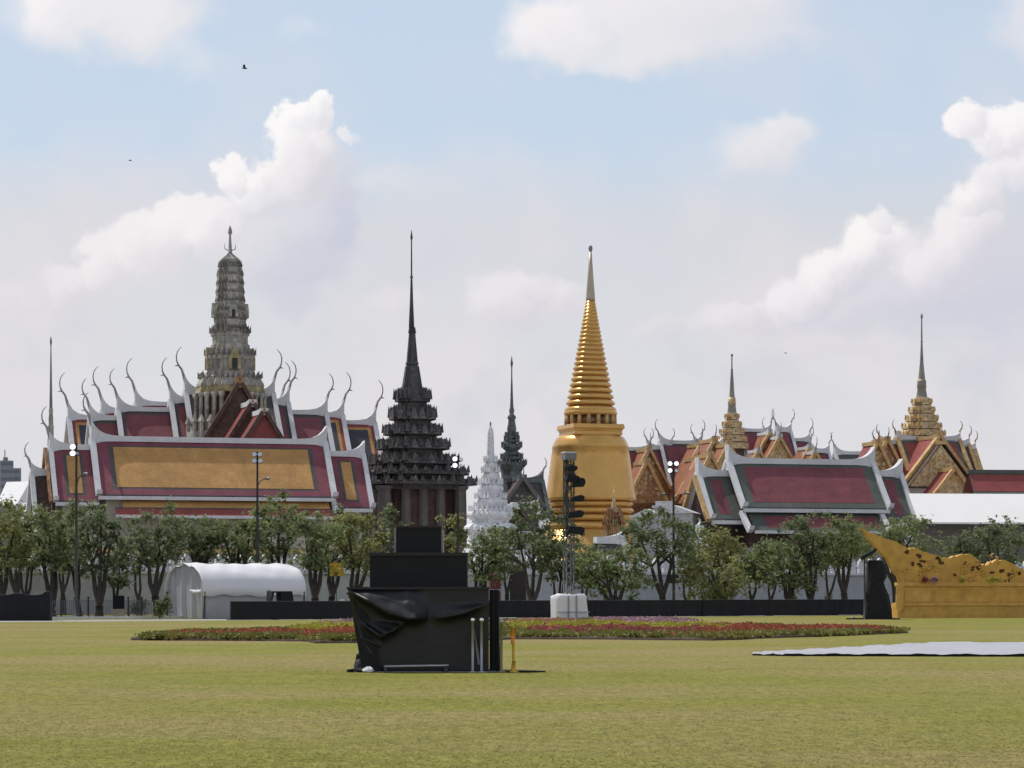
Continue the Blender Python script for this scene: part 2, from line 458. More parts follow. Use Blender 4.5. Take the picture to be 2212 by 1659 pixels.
def lawn_material():
    m = bpy.data.materials.new('lawn')
    m.use_nodes = True
    nt = m.node_tree
    N, L = nt.nodes, nt.links
    b = N['Principled BSDF']
    b.inputs['Roughness'].default_value = 0.95
    b.inputs['Specular IOR Level'].default_value = 0.1
    tc = N.new('ShaderNodeTexCoord')

    def noise(scale, det, sx=1.0, sy=1.0):
        mp = N.new('ShaderNodeMapping')
        mp.inputs['Scale'].default_value = (sx, sy, 1)
        L.new(tc.outputs['Object'], mp.inputs[0])
        n = N.new('ShaderNodeTexNoise')
        n.inputs['Scale'].default_value = scale
        n.inputs['Detail'].default_value = det
        n.inputs['Roughness'].default_value = 0.6
        L.new(mp.outputs[0], n.inputs['Vector'])
        return n.outputs[0]

    def ramp(src, p0, p1, c0, c1):
        r = N.new('ShaderNodeValToRGB')
        r.color_ramp.elements[0].position = p0
        r.color_ramp.elements[1].position = p1
        r.color_ramp.elements[0].color = (*c0, 1)
        r.color_ramp.elements[1].color = (*c1, 1)
        L.new(src, r.inputs[0])
        return r.outputs[0]

    def mixc(f, a, bb, mode='MIX'):
        x = N.new('ShaderNodeMix')
        x.data_type = 'RGBA'
        x.blend_type = mode
        if isinstance(f, float):
            x.inputs['Factor'].default_value = f
        else:
            L.new(f, x.inputs['Factor'])
        L.new(a, x.inputs[6])
        L.new(bb, x.inputs[7])
        return x.outputs[2]
    green = ramp(noise(0.6, 5), 0.35, 0.65, (0.165, 0.165, 0.032), (0.210, 0.200, 0.044))
    dry = ramp(noise(1.7, 5), 0.35, 0.65, (0.212, 0.178, 0.066), (0.250, 0.208, 0.084))
    f = ramp(noise(0.11, 5, 0.6, 1.0), 0.42, 0.60, (0.0,) * 3, (1.0,) * 3)
    c = mixc(f, green, dry)
    fine = ramp(noise(7.0, 6, 1.0, 0.30), 0.3, 0.7, (0.72, 0.73, 0.70), (1.26, 1.25, 1.22))
    c = mixc(1.0, c, fine, 'MULTIPLY')
    worn = ramp(noise(1.1, 7, 0.25, 1.7), 0.62, 0.76, (1, 1, 1), (0.74, 0.74, 0.70))
    c = mixc(1.0, c, worn, 'MULTIPLY')
    L.new(c, b.inputs['Base Color'])
    bp = N.new('ShaderNodeBump')
    bp.inputs['Strength'].default_value = 0.6
    bp.inputs['Distance'].default_value = 0.04
    L.new(noise(14.0, 4), bp.inputs['Height'])
    L.new(bp.outputs[0], b.inputs['Normal'])
    return m


M_LAWN = lawn_material()
M_GRASS = mat('grass blade', (0.21, 0.215, 0.046), color2=(0.31, 0.27, 0.11), rough=0.9, scale=0.22, translucent=0.42, spec=0.1, fine=(5.0, 0.3))

# ------------------------------------------------------------------ helpers


def wx(px, Y):
    return (px - CX) / F * Y


def wz(py, Y):
    return CAMH + (HY - py) / F * Y


def gy(py):
    return F * CAMH / (py - HY)


class MB:
    def __init__(s):
        s.v, s.f, s.sm = [], [], []

    def add(s, vs, fs, smooth=False):
        o = len(s.v)
        s.v += [tuple(p) for p in vs]
        s.f += [tuple(i + o for i in f) for f in fs]
        s.sm += [smooth] * len(fs)
        return s

    def box(s, x0, x1, y0, y1, z0, z1):
        vs = [(x, y, z) for z in (z0, z1) for y in (y0, y1) for x in (x0, x1)]
        return s.add(vs, [(0, 2, 3, 1), (4, 5, 7, 6), (0, 1, 5, 4), (2, 6, 7, 3), (0, 4, 6, 2), (1, 3, 7, 5)])

    def tube(s, pts, rads, n=6, smooth=True, cap=True):
        pts = [Vector(p) for p in pts]
        rings = []
        up = Vector((0.13, 0.31, 0.94)).normalized()
        for i, p in enumerate(pts):
            d = (pts[min(i + 1, len(pts) - 1)] - pts[max(i - 1, 0)]).normalized()
            a = d.cross(up)
            if a.length < 0.05:
                a = d.cross(Vector((1, 0, 0)))
            a.normalize()
            b = d.cross(a)
            r = rads[i] if hasattr(rads, '__len__') else rads
            rings.append([p + (a * math.cos(t) + b * math.sin(t)) * r for t in [2 * math.pi * k / n for k in range(n)]])
        vs = [v for rg in rings for v in rg]
        fs = []
        for i in range(len(rings) - 1):
            for k in range(n):
                fs.append((i * n + k, i * n + (k + 1) % n, (i + 1) * n + (k + 1) % n, (i + 1) * n + k))
        if cap:
            fs.append(tuple(range(n)))
            fs.append(tuple((len(rings) - 1) * n + k for k in reversed(range(n))))
        return s.add(vs, fs, smooth)

    def loft(s, poly, prof, smooth=False, cx=0.0, cy=0.0):
        """poly: unit plan outline; prof: (z, r) rising"""
        n = len(poly)
        vs, fs = [], []
        for z, r in prof:
            vs += [(cx + x * r, cy + y * r, z) for x, y in poly]
        for i in range(len(prof) - 1):
            for k in range(n):
                fs.append((i * n + k, i * n + (k + 1) % n, (i + 1) * n + (k + 1) % n, (i + 1) * n + k))
        fs.append(tuple(reversed(range(n))))
        fs.append(tuple((len(prof) - 1) * n + k for k in range(n)))
        return s.add(vs, fs, smooth)

    def prism(s, poly, y0, y1):
        """poly in (x, z), extruded along y"""
        n = len(poly)
        vs = [(x, y0, z) for x, z in poly] + [(x, y1, z) for x, z in poly]
        fs = [tuple(range(n)), tuple(reversed(range(n, 2 * n)))]
        fs += [(k, n + k, n + (k + 1) % n, (k + 1) % n) for k in range(n)]
        return s.add(vs, fs)

    def spike(s, x, y, z, w, h, lean=(0, 0)):
        vs = [(x - w, y - w, z), (x + w, y - w, z), (x + w, y + w, z), (x - w, y + w, z), (x + lean[0], y + lean[1], z + h)]
        return s.add(vs, [(0, 1, 4), (1, 2, 4), (2, 3, 4), (3, 0, 4), (3, 2, 1, 0)])

    def ball(s, c, r, n=8, m=5, sz=1.0):
        vs = [(c[0], c[1], c[2] - r * sz)]
        for i in range(1, m):
            t = math.pi * i / m - math.pi / 2
            vs += [(c[0] + r * math.cos(t) * math.cos(2 * math.pi * k / n), c[1] + r * math.cos(t) * math.sin(2 * math.pi * k / n), c[2] + r * sz * math.sin(t)) for k in range(n)]
        vs.append((c[0], c[1], c[2] + r * sz))
        fs = [(0, 1 + (k + 1) % n, 1 + k) for k in range(n)]
        for i in range(m - 2):
            for k in range(n):
                fs.append((1 + i * n + k, 1 + i * n + (k + 1) % n, 1 + (i + 1) * n + (k + 1) % n, 1 + (i + 1) * n + k))
        t = len(vs) - 1
        fs += [(1 + (m - 2) * n + k, 1 + (m - 2) * n + (k + 1) % n, t) for k in range(n)]
        return s.add(vs, fs, True)

    def build(s, name, material, parent=None, kind=None):
        me = bpy.data.meshes.new(name)
        me.from_pydata(s.v, [], s.f)
        me.polygons.foreach_set('use_smooth', s.sm)
        me.materials.append(material)
        me.update()
        return link(name, me, parent, kind)


def link(name, me, parent=None, kind=None):
    o = bpy.data.objects.new(name, me)
    col.objects.link(o)
    if parent is not None:
        o.parent = parent
    if kind:
        o['kind'] = kind
    return o


def np_mesh(name, verts, faces, material, parent=None, kind=None, smooth=False):
    verts = np.asarray(verts, dtype=np.float32)
    faces = np.asarray(faces, dtype=np.int32)
    k = faces.shape[1]
    me = bpy.data.meshes.new(name)
    me.vertices.add(len(verts))
    me.vertices.foreach_set('co', verts.ravel())
    me.loops.add(faces.size)
    me.loops.foreach_set('vertex_index', faces.ravel())
    me.polygons.add(len(faces))
    me.polygons.foreach_set('loop_start', np.arange(0, faces.size, k, dtype=np.int32))
    me.polygons.foreach_set('loop_total', np.full(len(faces), k, dtype=np.int32))
    me.update(calc_edges=True)
    me.validate()
    me.materials.append(material)
    return link(name, me, parent, kind)


def thing(name, label, cat, loc=(0, 0, 0), rz=0.0, group=None):
    o = bpy.data.objects.new(name, None)
    o.empty_display_size = 0.5
    col.objects.link(o)
    o.location = loc
    o.rotation_euler = (0, 0, rz)
    tag(o, label, cat, group)
    return o


def tag(o, label, cat, group=None):
    o['label'] = label
    o['category'] = cat
    if group:
        o['group'] = group
    return o


def structure(o):
    o['kind'] = 'structure'
    return o


TH = R(17)            # the temple compound's orientation
TF = R(33)            # orientation of the fence and tent lines on the field

CIRC = lambda n: [(math.cos(2 * math.pi * k / n), math.sin(2 * math.pi * k / n)) for k in range(n)]
_q = [(1, .45), (.85, .45), (.85, .65), (.65, .65), (.65, .85), (.45, .85), (.45, 1)]
REDENT = []
for _k in range(4):
    _c, _s = math.cos(_k * math.pi / 2), math.sin(_k * math.pi / 2)
    REDENT += [(x * _c - y * _s, x * _s + y * _c) for x, y in _q]
SQUARE = [(1, -1), (1, 1), (-1, 1), (-1, -1)]


def extent(poly, rot):
    return max(x * math.cos(rot) - y * math.sin(rot) for x, y in poly)


EXR = extent(REDENT, TH)
EXS = extent(SQUARE, TH)

# ------------------------------------------------------------------ ground
lawn = MB()
lawn.add([(-120, -60, 0), (120, -60, 0), (120, 190, 0), (-120, 190, 0)], [(0, 1, 2, 3)])
structure(lawn.build('lawn', M_LAWN))
g = MB()
g.add([(-4000, -3000, -0.05), (4000, -3000, -0.05), (4000, 5000, -0.05), (-4000, 5000, -0.05)], [(0, 1, 2, 3)])
structure(g.build('ground', M_CONC))


def strip(p0, p1, w0, w1, z):
    """ground strip between two lines offset from the segment p0-p1 (p in ground coords)"""
    a, b = Vector((*p0, 0)), Vector((*p1, 0))
    d = (b - a).normalized()
    n = Vector((-d.y, d.x, 0))
    return [a + n * w0 + Vector((0, 0, z)), b + n * w0 + Vector((0, 0, z)), b + n * w1 + Vector((0, 0, z)), a + n * w1 + Vector((0, 0, z))]


# kerbed path along the field's far edge, then the road, then the wall
def line_pt(px, Y):
    return (wx(px, Y), Y)


_b0, _b1 = Vector(line_pt(500, 144)), Vector(line_pt(1872, 172.5))
PL, PR = tuple(_b0 + (_b0 - _b1) * 1.0), tuple(_b1 + (_b1 - _b0) * 0.8)           # along the barrier
g = MB()
g.add(strip(PL, PR, -1.1, 5.0, 0.004), [(0, 1, 2, 3)])
structure(g.build('pavement', M_CONC))
g = MB()
g.add(strip(PL, PR, 9.0, 25.0, 0.008), [(0, 1, 2, 3)])
structure(g.build('road', M_ASPH))
g = MB()
v = strip(PL, PR, 8.6, 8.9, 0.0) + strip(PL, PR, 8.6, 8.9, 0.14)
g.add(v, [(4, 5, 6, 7), (0, 1, 5, 4), (2, 3, 7, 6), (1, 2, 6, 5), (3, 0, 4, 7)])
structure(g.build('kerb', M_STUCCO))


# ------------------------------------------------------------------ temple roofs
class Hall:
    """a gabled temple hall; local x = along the ridge, local -y = towards the viewer side"""

    def __init__(s, name, label, px, Y, rot=TH, group=None):
        s.X, s.Y, s.rot = wx(px, Y), Y, rot
        s.c, s.s = math.cos(rot), math.sin(rot)
        s.root = thing(name, label, 'temple hall', (s.X, s.Y, 0), rot, group)

    def u(s, px, v=0.0):
        q = (px - CX) / F
        return (q * (s.Y - v * s.c) - s.X - v * s.s) / (s.c - q * s.s)

    def z(s, py, u=0.0, v=0.0):
        return wz(py, s.Y + u * s.s - v * s.c)

    def slope(s, u0, u1, v0, z0, v1, z1, zones, pad=(1.0, 1.0), names=None, side=1, bulge=0.05):
        """one tiled slope; zones = list of (material, border width) from the rim inwards, last has width 0"""
        Lr = math.hypot(v1 - v0, z1 - z0)
        us, ws = [u0], [0.0]
        a = 0.0
        cuts = []
        for m, w in zones[:-1]:
            a += w
            cuts.append(a)
        cuts_u = [min(c * pad[0], (u1 - u0) * 0.49) for c in cuts]
        cuts_w = [min(c * pad[1], Lr * 0.46) for c in cuts]
        U = [u0] + [u0 + c for c in cuts_u] + [u1 - c for c in reversed(cuts_u)] + [u1]
        Wd = [0.0] + cuts_w + [Lr - c for c in reversed(cuts_w)] + [Lr]
        nz = len(zones)
        nu, nw = len(U) - 1, len(Wd) - 1
        mbs = [MB() for _ in zones]
        for i in range(nu):
            for j in range(nw):
                k = min(i, nu - 1 - i, j, nw - 1 - j, nz - 1)
                sub = 1 if (Wd[j + 1] - Wd[j]) < 1.2 else 3
                for q in range(sub):
                    wa = Wd[j] + (Wd[j + 1] - Wd[j]) * q / sub
                    wb = Wd[j] + (Wd[j + 1] - Wd[j]) * (q + 1) / sub
                    pts = []
                    for (uu, ww) in ((U[i], wb), (U[i + 1], wb), (U[i + 1], wa), (U[i], wa)):
                        t = ww / Lr
                        sag = bulge * math.sin(math.pi * t)
                        vv = v0 + (v1 - v0) * t - sag * 0.6
                        zz = z0 + (z1 - z0) * t - sag * 0.5
                        pts.append((uu, -side * vv, zz + (0.02 if k == nz - 1 and nz > 1 else 0)))
                    if side < 0:
                        pts.reverse()
                    mbs[k].add(pts, [(0, 1, 2, 3)])
        nm = names or (['shadow_rim'] if nz == 4 else []) + ['tile_edge', 'tile_border', 'tile_field']
        if nz == 1:
            nm = ['tile_field']
        elif nz == 2:
            nm = ['tile_border', 'tile_field']
        for k, (m, w) in enumerate(zones):
            if mbs[k].f:
                mbs[k].build(nm[k], m, s.root)

    def ridge(s, u0, u1, zr, sw=(1.0, 1.0), th=0.3, m=None, h=0.26, drop=0.22):
        """white ridge band that sweeps up at its ends"""
        n = 26
        top, bot = [], []
        for i in range(n + 1):
            t = i / n
            t = 0.5 - 0.5 * math.cos(math.pi * t)
            uu = u0 + (u1 - u0) * t
            up = sw[0] * math.exp(-(uu - u0) / 0.62) + sw[1] * math.exp(-(u1 - uu) / 0.62)
            top.append((uu, zr + h + up))
            lo = 0.5 * sw[0] * math.exp(-(uu - u0) / 0.35) + 0.5 * sw[1] * math.exp(-(u1 - uu) / 0.35)
            bot.append((uu, zr - drop - lo))
        mb = MB()
        for i in range(n):
            mb.prism([bot[i], bot[i + 1], top[i + 1], top[i]], -th - 0.12, th + 0.12)
        mb.build('ridge_band', m or M_STUCCO, s.root)

    def barge(s, ue, v0, z0, v1, z1, w=0.42, out=1, m=None, th=0.34, hook=True, side=(1, -1)):
        """barge board down the edge of a gable; out = +1 right end, -1 left end"""
        for sd in side:
            mb = MB()
            ua, ub = (ue - w * 0.75, ue + w * 0.25) if out > 0 else (ue - w * 0.25, ue + w * 0.75)
            n = 7
            Lr = math.hypot(v1 - v0, z1 - z0)
            nv, nzv = (z0 - z1) / Lr, (v1 - v0) / Lr
            pts = []
            for i in range(n + 1):
                t = i / n
                sag = 0.05 * math.sin(math.pi * t)
                pts.append((v0 + (v1 - v0) * t - sag * 0.6, z0 + (z1 - z0) * t - sag * 0.5))
            if hook:
                pts.append((v1 + 0.30, z1 + 0.02))
                pts.append((v1 + 0.52, z1 + 0.38))
            for i in range(len(pts) - 1):
                (va, za), (vb, zb) = pts[i], pts[i + 1]
                tk = th if i < n else th * 0.6
                q = [(-sd * va - 0 * sd, za), (-sd * vb, zb)]
                vs = []
                for uu in (ua, ub):
                    vs += [(uu, -sd * (va + nv * tk * 0.75), za + nzv * tk * 0.75), (uu, -sd * (vb + nv * tk * 0.75), zb + nzv * tk * 0.75),
                           (uu, -sd * (vb - nv * tk * 0.4), zb - nzv * tk * 0.4), (uu, -sd * (va - nv * tk * 0.4), za - nzv * tk * 0.4)]
                mb.add(vs, [(0, 1, 2, 3), (7, 6, 5, 4), (0, 4, 5, 1), (1, 5, 6, 2), (2, 6, 7, 3), (3, 7, 4, 0)])
            mb.build('barge_board', m or M_STUCCO, s.root)

    def chofa(s, ue, zr, out, h=2.6, m=None, reach=1.0):
        k = h / 2.6
        pts = [(-0.12, -0.5), (0.06, 0.1), (0.22, 0.62), (0.52, 1.02), (0.66, 1.35), (0.70, 1.75), (0.62, 2.15), (0.42, 2.45), (0.22, 2.62)]
        rad = [0.18, 0.15, 0.11, 0.10, 0.075, 0.066, 0.056, 0.042, 0.018]
        mb = MB()
        mb.tube([(ue + out * x * k * reach, 0, zr + z * k) for x, z in pts], [r * (0.6 + 0.4 * k) for r in rad], 6)
        mb.tube([(ue + out * 0.5 * k * reach, 0, zr + 1.02 * k), (ue + out * 0.86 * k * reach, 0, zr + 0.93 * k)], [0.11 * k, 0.02], 5)
        mb.build('roof_finial', m or M_FINIAL, s.root)

    def gable(s, ue, zr, ze, Rr, out, m, inset=0.35):
        mb = MB()
        x0 = ue - out * inset
        mb.add([(x0, -Rr * 0.95, ze), (x0, Rr * 0.95, ze), (x0, 0, zr - 0.25), (x0 - out * 0.3, -Rr * 0.95, ze), (x0 - out * 0.3, Rr * 0.95, ze), (x0 - out * 0.3, 0, zr - 0.25)],
               [(0, 1, 2) if out > 0 else (2, 1, 0), (5, 4, 3) if out > 0 else (3, 4, 5), (0, 3, 4, 1)])
        mb.build('pediment', m, s.root)
        if m in (M_GOLDP, M_GOLDD):
            hgt = zr - 0.25 - ze
            r_ = random.Random(int(abs(ue) * 100) + int(zr * 10))
            mb = MB()
            for q in range(26):
                a_ = r_.uniform(0.08, 0.72)
                yy_ = r_.uniform(-1, 1) * Rr * 0.72 * (1 - a_)
                zz_ = ze + 0.1 * hgt + a_ * hgt
                w_ = r_.uniform(0.14, 0.30)
                xo = x0 + out * 0.004
                mb.add([(xo, yy_ + w_, zz_), (xo, yy_, zz_ + w_ * 1.3), (xo, yy_ - w_, zz_), (xo, yy_, zz_ - w_), (xo + out * 0.14, yy_, zz_ + 0.05)],
                       [(0, 1, 4), (1, 2, 4), (2, 3, 4), (3, 0, 4)] if out > 0 else [(1, 0, 4), (2, 1, 4), (3, 2, 4), (0, 3, 4)])
            mb.build('pediment_carving', M_GOLDT if m is M_GOLDP else M_GOLDP, s.root, 'stuff')

    def eave(s, u0, u1, v, z, m=None, h=0.32, d=0.3, side=(1, -1)):
        for sd in side:
            mb = MB()
            y0, y1 = sorted((-sd * (v - d * 0.6), -sd * (v + d * 0.4)))
            mb.box(u0, u1, y0, y1, z - h, z)
            mb.build('eave_board', m or M_STUCCO, s.root)

    def walls(s, u0, u1, Rr, ze, m, z0=0.0, door=None):
        mb = MB()
        mb.box(u0, u1, -Rr, Rr, z0, ze)
        return mb.build('wall', m, s.root)

    def tier(s, u0, u1, zr, ze, Rr, zones, chofa=(2.6, 2.6), sw=(1.1, 1.1), gab=(None, None), bm=None, wallm=None, bw=0.42, eave=True, fm=None, pad=(1, 1), back=True, em=None, zw=0.0, rm=None):
        for sd in ((1, -1) if back else (1,)):
            s.slope(u0 + 0.05, u1 - 0.05, 0.15, zr, Rr, ze, zones, side=sd, pad=pad)
        s.ridge(u0, u1, zr, (sw[0] if chofa[0] else 0, sw[1] if chofa[1] else 0), m=rm)
        for e, (ue, out) in enumerate(((u0, -1), (u1, 1))):
            if chofa[e]:
                s.chofa(ue, zr + sw[e] + 0.1, out, chofa[e], fm)
                s.barge(ue, 0.1, zr, Rr, ze, bw, out, bm)
            if gab[e]:
                s.gable(ue, zr, ze, Rr, out, gab[e])
        if eave:
            s.eave(u0 + 0.1, u1 - 0.1, Rr + 0.05, ze - 0.06, em)
        if wallm:
            s.walls(u0 + 0.9, u1 - 0.9, Rr * 0.8, ze - 0.35, wallm, zw)


ZO = [(M_BLUE, 0.2), (M_MAROON, 1.2), (M_DARK, 0.42), (M_ORANGE, 0)]  # outer dark rim paints the shadow line under the ridge and above the eave
ZD = [(M_DARK, 0.75), (M_MAROON2, 0)]
ZG = [(M_BLUE, 0.16), (M_GREEN, 1.0), (M_MAROON2, 0)]  # thin dark outer zone is a painted shadow line here too
ZB = [(M_RED, 0.75), (M_ORANGE, 0.40), (M_BLUE, 0)]

# ---- left front hall: great ochre panel
h = Hall('temple_hall', 'long front temple hall with large ochre roof panel in maroon border, white ridge', 450, 250)
zr = h.z(948, h.u(210))
ze = h.z(1072, h.u(450), 3.9)
u0, u1 = h.u(196), h.u(704)
h.tier(u0, u1, zr, ze, 3.9, ZO, chofa=(2.5, 0.01), sw=(1.5, 1.25), gab=(M_GOLDD, M_GOLDD), wallm=M_TANW, bw=0.5, pad=(1, 0.5))
# lower skirt below the main slope
h.slope(h.u(250), h.u(690), 3.5, ze - 0.38, 4.25, ze - 1.05, [(M_ORANGE, 0)], bulge=0)
h.slope(h.u(232), h.u(692), 4.25, ze - 1.06, 4.36, ze - 1.17, [(M_DARK, 0)], bulge=0)
h.slope(h.u(232), h.u(692), 4.36, ze - 1.17, 5.0, ze - 1.75, [(M_RED, 0)], bulge=0)
h.eave(h.u(232), h.u(692), 5.05, ze - 1.75, h=0.25, side=(1,))
h.barge(h.u(725, 4), 3.5, ze - 0.3, 5.1, ze - 1.8, 0.42, 1, side=(1,))
# telescoped lower ends
ul, ur = h.u(106), h.u(786)
zl = h.z(966, ul)
h.tier(ul, u0 + 0.3, zl, zl - 4.9, 3.6, ZO, chofa=(2.4, 0), sw=(1.1, 0), gab=(M_MONDOPR, None), wallm=M_TANW, pad=(0.75, 0.5))
h.barge(ul - 0.4, 0.1, zl - 0.2, 3.7, zl - 5.0, 0.25, -1, M_GOLDD, hook=False)
zrr = h.z(982, ur)
h.tier(u1 - 0.2, ur, zrr, zrr - 5.0, 3.6, ZO, chofa=(0, 0.01), sw=(0, 1.0), gab=(None, M_GOLDD), wallm=M_TANW, pad=(0.75, 0.5))
# lowest end piece, all dark brown, at far left
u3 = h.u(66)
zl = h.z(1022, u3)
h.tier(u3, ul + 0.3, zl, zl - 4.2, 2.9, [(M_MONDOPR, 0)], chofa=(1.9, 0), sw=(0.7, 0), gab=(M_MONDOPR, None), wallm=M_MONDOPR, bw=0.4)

# ---- cruciform pantheon behind it, with the grey prang
h = Hall('temple_hall', 'cruciform temple with stepped charcoal and maroon roofs around the grey prang', 497, 300)
for (pl, pr, py, zn, ch, Rr) in ((398, 592, 848, [(M_DARK, 0)], 3.2, 5.4), (366, 624, 868, ZD, 3.0, 5.2), (252, 706, 888, ZD, 2.7, 5.0), (192, 720, 903, ZD, 2.7, 4.8)):
    ua, ub = h.u(pl), h.u(pr)
    zz = h.z(py, (ua + ub) / 2)
    if py == 903:
        h.tier(ua, h.u(270), h.z(py, ua), h.z(py, ua) - 6.5, Rr, zn, chofa=(ch, 0), sw=(1.4, 0), gab=(M_GOLDD, None))
        continue
    h.tier(ua, ub, zz, zz - 6.4, Rr, zn, chofa=(ch, ch), sw=(1.5, 1.5), gab=(M_GOLDD, M_GOLDD), wallm=M_PINKW if py == 888 else None, bw=0.5)
# porch gables stepping towards the field (part of the same building)


class Porch(Hall):
    def __init__(s, parent, px, py, rot, Y):
        s.X, s.Y, s.rot = wx(px, Y), Y, rot
        s.c, s.s = math.cos(rot), math.sin(rot)
        s.root = parent.root
        s.off = None


def porch(parent, px, py, Y, length, drop, Rr, zones, gm, bm, chofa=1.8, sw=0.4, bw=0.4, rm=None, back=0.0, wallm=None, name='porch_roof', fm=None):
    """a gable that faces the field: ridge end at picture point (px, py), at depth Y, running back by length"""
    e = bpy.data.objects.new(name, None)
    col.objects.link(e)
    e.parent = parent.root
    # into the parent's local frame
    dx, dy = wx(px, Y) - parent.X, Y - parent.Y
    c, s_ = math.cos(-parent.rot), math.sin(-parent.rot)
    e.location = (dx * c - dy * s_, dx * s_ + dy * c, 0)
    e.rotation_euler = (0, 0, TH - R(90) - parent.rot)
    p = Hall.__new__(Hall)
    p.root = e
    z = wz(py, Y)
    p.tier(-length, 0, z, z - drop, Rr, zones, chofa=(0, chofa), sw=(0, sw), gab=(None, gm), bm=bm, bw=bw, eave=False, rm=rm, wallm=wallm, fm=fm)
    return e


porch(h, 519, 828, 289.0, 4.5, 6.6, 4.2, [(M_RED, 0)], M_MONDOPR, M_MONDOPR, 1.4, 0.4, bw=0.5, rm=M_GOLDD, fm=M_GOLDD)
porch(h, 546, 872, 284.5, 4.2, 5.0, 3.3, [(M_RED, 0)], M_MONDOPR, M_MONDOPR, 0.9, 0.2, bw=0.45, rm=M_STUCCO, fm=M_GOLDD)
porch(h, 571, 890, 280.3, 4.2, 4.4, 3.0, [(M_RED, 0)], M_REDP, M_MONDOPR, 0.8, 0.15, bw=0.35, rm=M_STUCCO, fm=M_GOLDD)

# ---- hall behind with red, ochre and slate roofs
h = Hall('temple_hall', 'rear temple hall whose roofs show slate panels bordered in ochre and red', 480, 335)
for (pl, pr, py, ch) in ((291, 610, 875, 3.6), (218, 742, 893, 3.5), (146, 811, 908, 3.5)):
    ua, ub = h.u(pl), h.u(pr)
    zz = h.z(py, (ua + ub) / 2)
    h.tier(ua, ub, zz, zz - 6.5, 5.0, ZB, chofa=(ch, ch), sw=(1.7, 1.7), gab=(M_GOLDD, M_GOLDD), bw=0.55, wallm=M_PINKW if py == 908 else None)


# ------------------------------------------------------------------ towers
def profile(cy0, sc, Y, lst, ex):
    """(zoom y, half width) list from the top down -> rising (z, r)"""
    k = sc * Y / F
    out = [(wz(cy0 + zy * sc, Y), hw * k / ex) for zy, hw in lst]
    out.sort(key=lambda t: t[0])
    res = []
    for z, r in out:
        if res and z <= res[-1][0]:
            z = res[-1][0] + 0.01
        res.append((z, r))
    return res


def antefix(mb, poly, r, z, w, h, per=1, lean=0.12, cx=0, cy=0):
    n = len(poly)
    for i in range(n):
        (xa, ya), (xb, yb) = poly[i], poly[(i + 1) % n]
        d = math.hypot(xb - xa, yb - ya) * r
        cnt = max(1, int(d / (w * 3.2 / per)))
        for q in range(cnt):
            t = q / cnt
            x, y = xa + (xb - xa) * t, ya + (yb - ya) * t
            mb.spike(cx + x * r, cy + y * r, z, w, h * (1.0 if q else 1.35), (x * lean, y * lean))


# ---- grey prang over the pantheon
Y = 293.6
t = thing('prang_tower', 'tall grey corn-cob shaped prang tower above the stepped temple roofs', 'prang tower', (wx(497, Y), Y, 0), TH)
k = Y / F


def P(lst, Y, ex=EXR):
    return sorted([(wz(py, Y), hw * Y / F / ex) for py, hw in lst])


body = MB()
tiers = MB()
# rounded cob in seven courses
ys = [552, 568, 582, 600, 619, 638, 657, 677, 697, 716]
hw = [12, 22, 25.5, 28, 29.2, 30.4, 31.8, 33, 34.2, 36]
cob = []
for i in range(len(ys) - 1):
    a, b = ys[i], ys[i + 1]
    cob += [(a + 1.5, hw[i] * 1.00), (a + (b - a) * 0.35, hw[i] + (hw[i + 1] - hw[i]) * 0.5 + 0.6), (a + (b - a) * 0.62, (hw[i] + hw[i + 1]) / 2 + 0.4),
            (b - 6.5, hw[i + 1] - 0.7), (b - 5.5, hw[i + 1] + 1.2), (b - 1.5, hw[i + 1] + 1.2), (b, hw[i + 1] + 0.2)]
cob.append((545, 3))
body.loft(REDENT, P(cob, Y))
body.build('cob', M_PRANG, t)
for i in range(2, len(ys)):
    antefix(tiers, REDENT, (hw[i] - 0.6) * k / EXR, wz(ys[i] - 5.5, Y), 0.13, 0.5, 1.6, -0.03)
mid = MB()
mid.loft(REDENT, P([(716, 36), (719, 42.5), (726, 42.5), (728, 39), (744, 39), (746, 43), (752, 43), (762, 46), (764, 50), (770, 55), (777, 54), (779, 50), (803, 50), (805, 54), (814, 57), (816, 66), (824, 70), (830, 74), (836, 75)], Y))
mid.build('stepped_base', M_PRANG, t)
for y_, h_ in ((720, 42.5), (768, 54), (818, 68)):
    antefix(tiers, REDENT, h_ * k / EXR, wz(y_, Y), 0.15, 0.6, 0.9, 0.14)
tiers.build('antefix', M_PRANGD, t, 'stuff')
bandm = MB()
bandm.loft(REDENT, P([(828, 71), (850, 77)], Y))
bandm.build('cornice', M_PRANGY, t)
bandm = MB()
bandm.loft(REDENT, P([(850, 70), (1000, 72)], Y))
bandm.build('drum', M_MONDOPR, t)
for i in range(len(REDENT)):
    x, y = REDENT[i]
    mb = MB()
    rr = 75 * k / EXR
    mb.loft(CIRC(8), [(wz(940, Y), 0.24), (wz(862, Y), 0.20), (wz(858, Y), 0.33), (wz(851, Y), 0.36)], True, x * rr, y * rr)
    mb.build('column', M_PRANG, t)
for i in range(len(REDENT)):                 # lower gallery of small pointed posts
    x, y = REDENT[i]
    mb = MB()
    rr = 92 * k / EXR
    mb.loft(CIRC(6), [(wz(960, Y), 0.26), (wz(918, Y), 0.22), (wz(914, Y), 0.36), (wz(908, Y), 0.22), (wz(899, Y), 0.03)], False, x * rr, y * rr)
    mb.build('gallery_post', M_PRANG, t)
mb = MB()
mb.loft(REDENT, P([(934, 96), (1010, 98)], Y))
mb.build('terrace', M_PRANG, t)
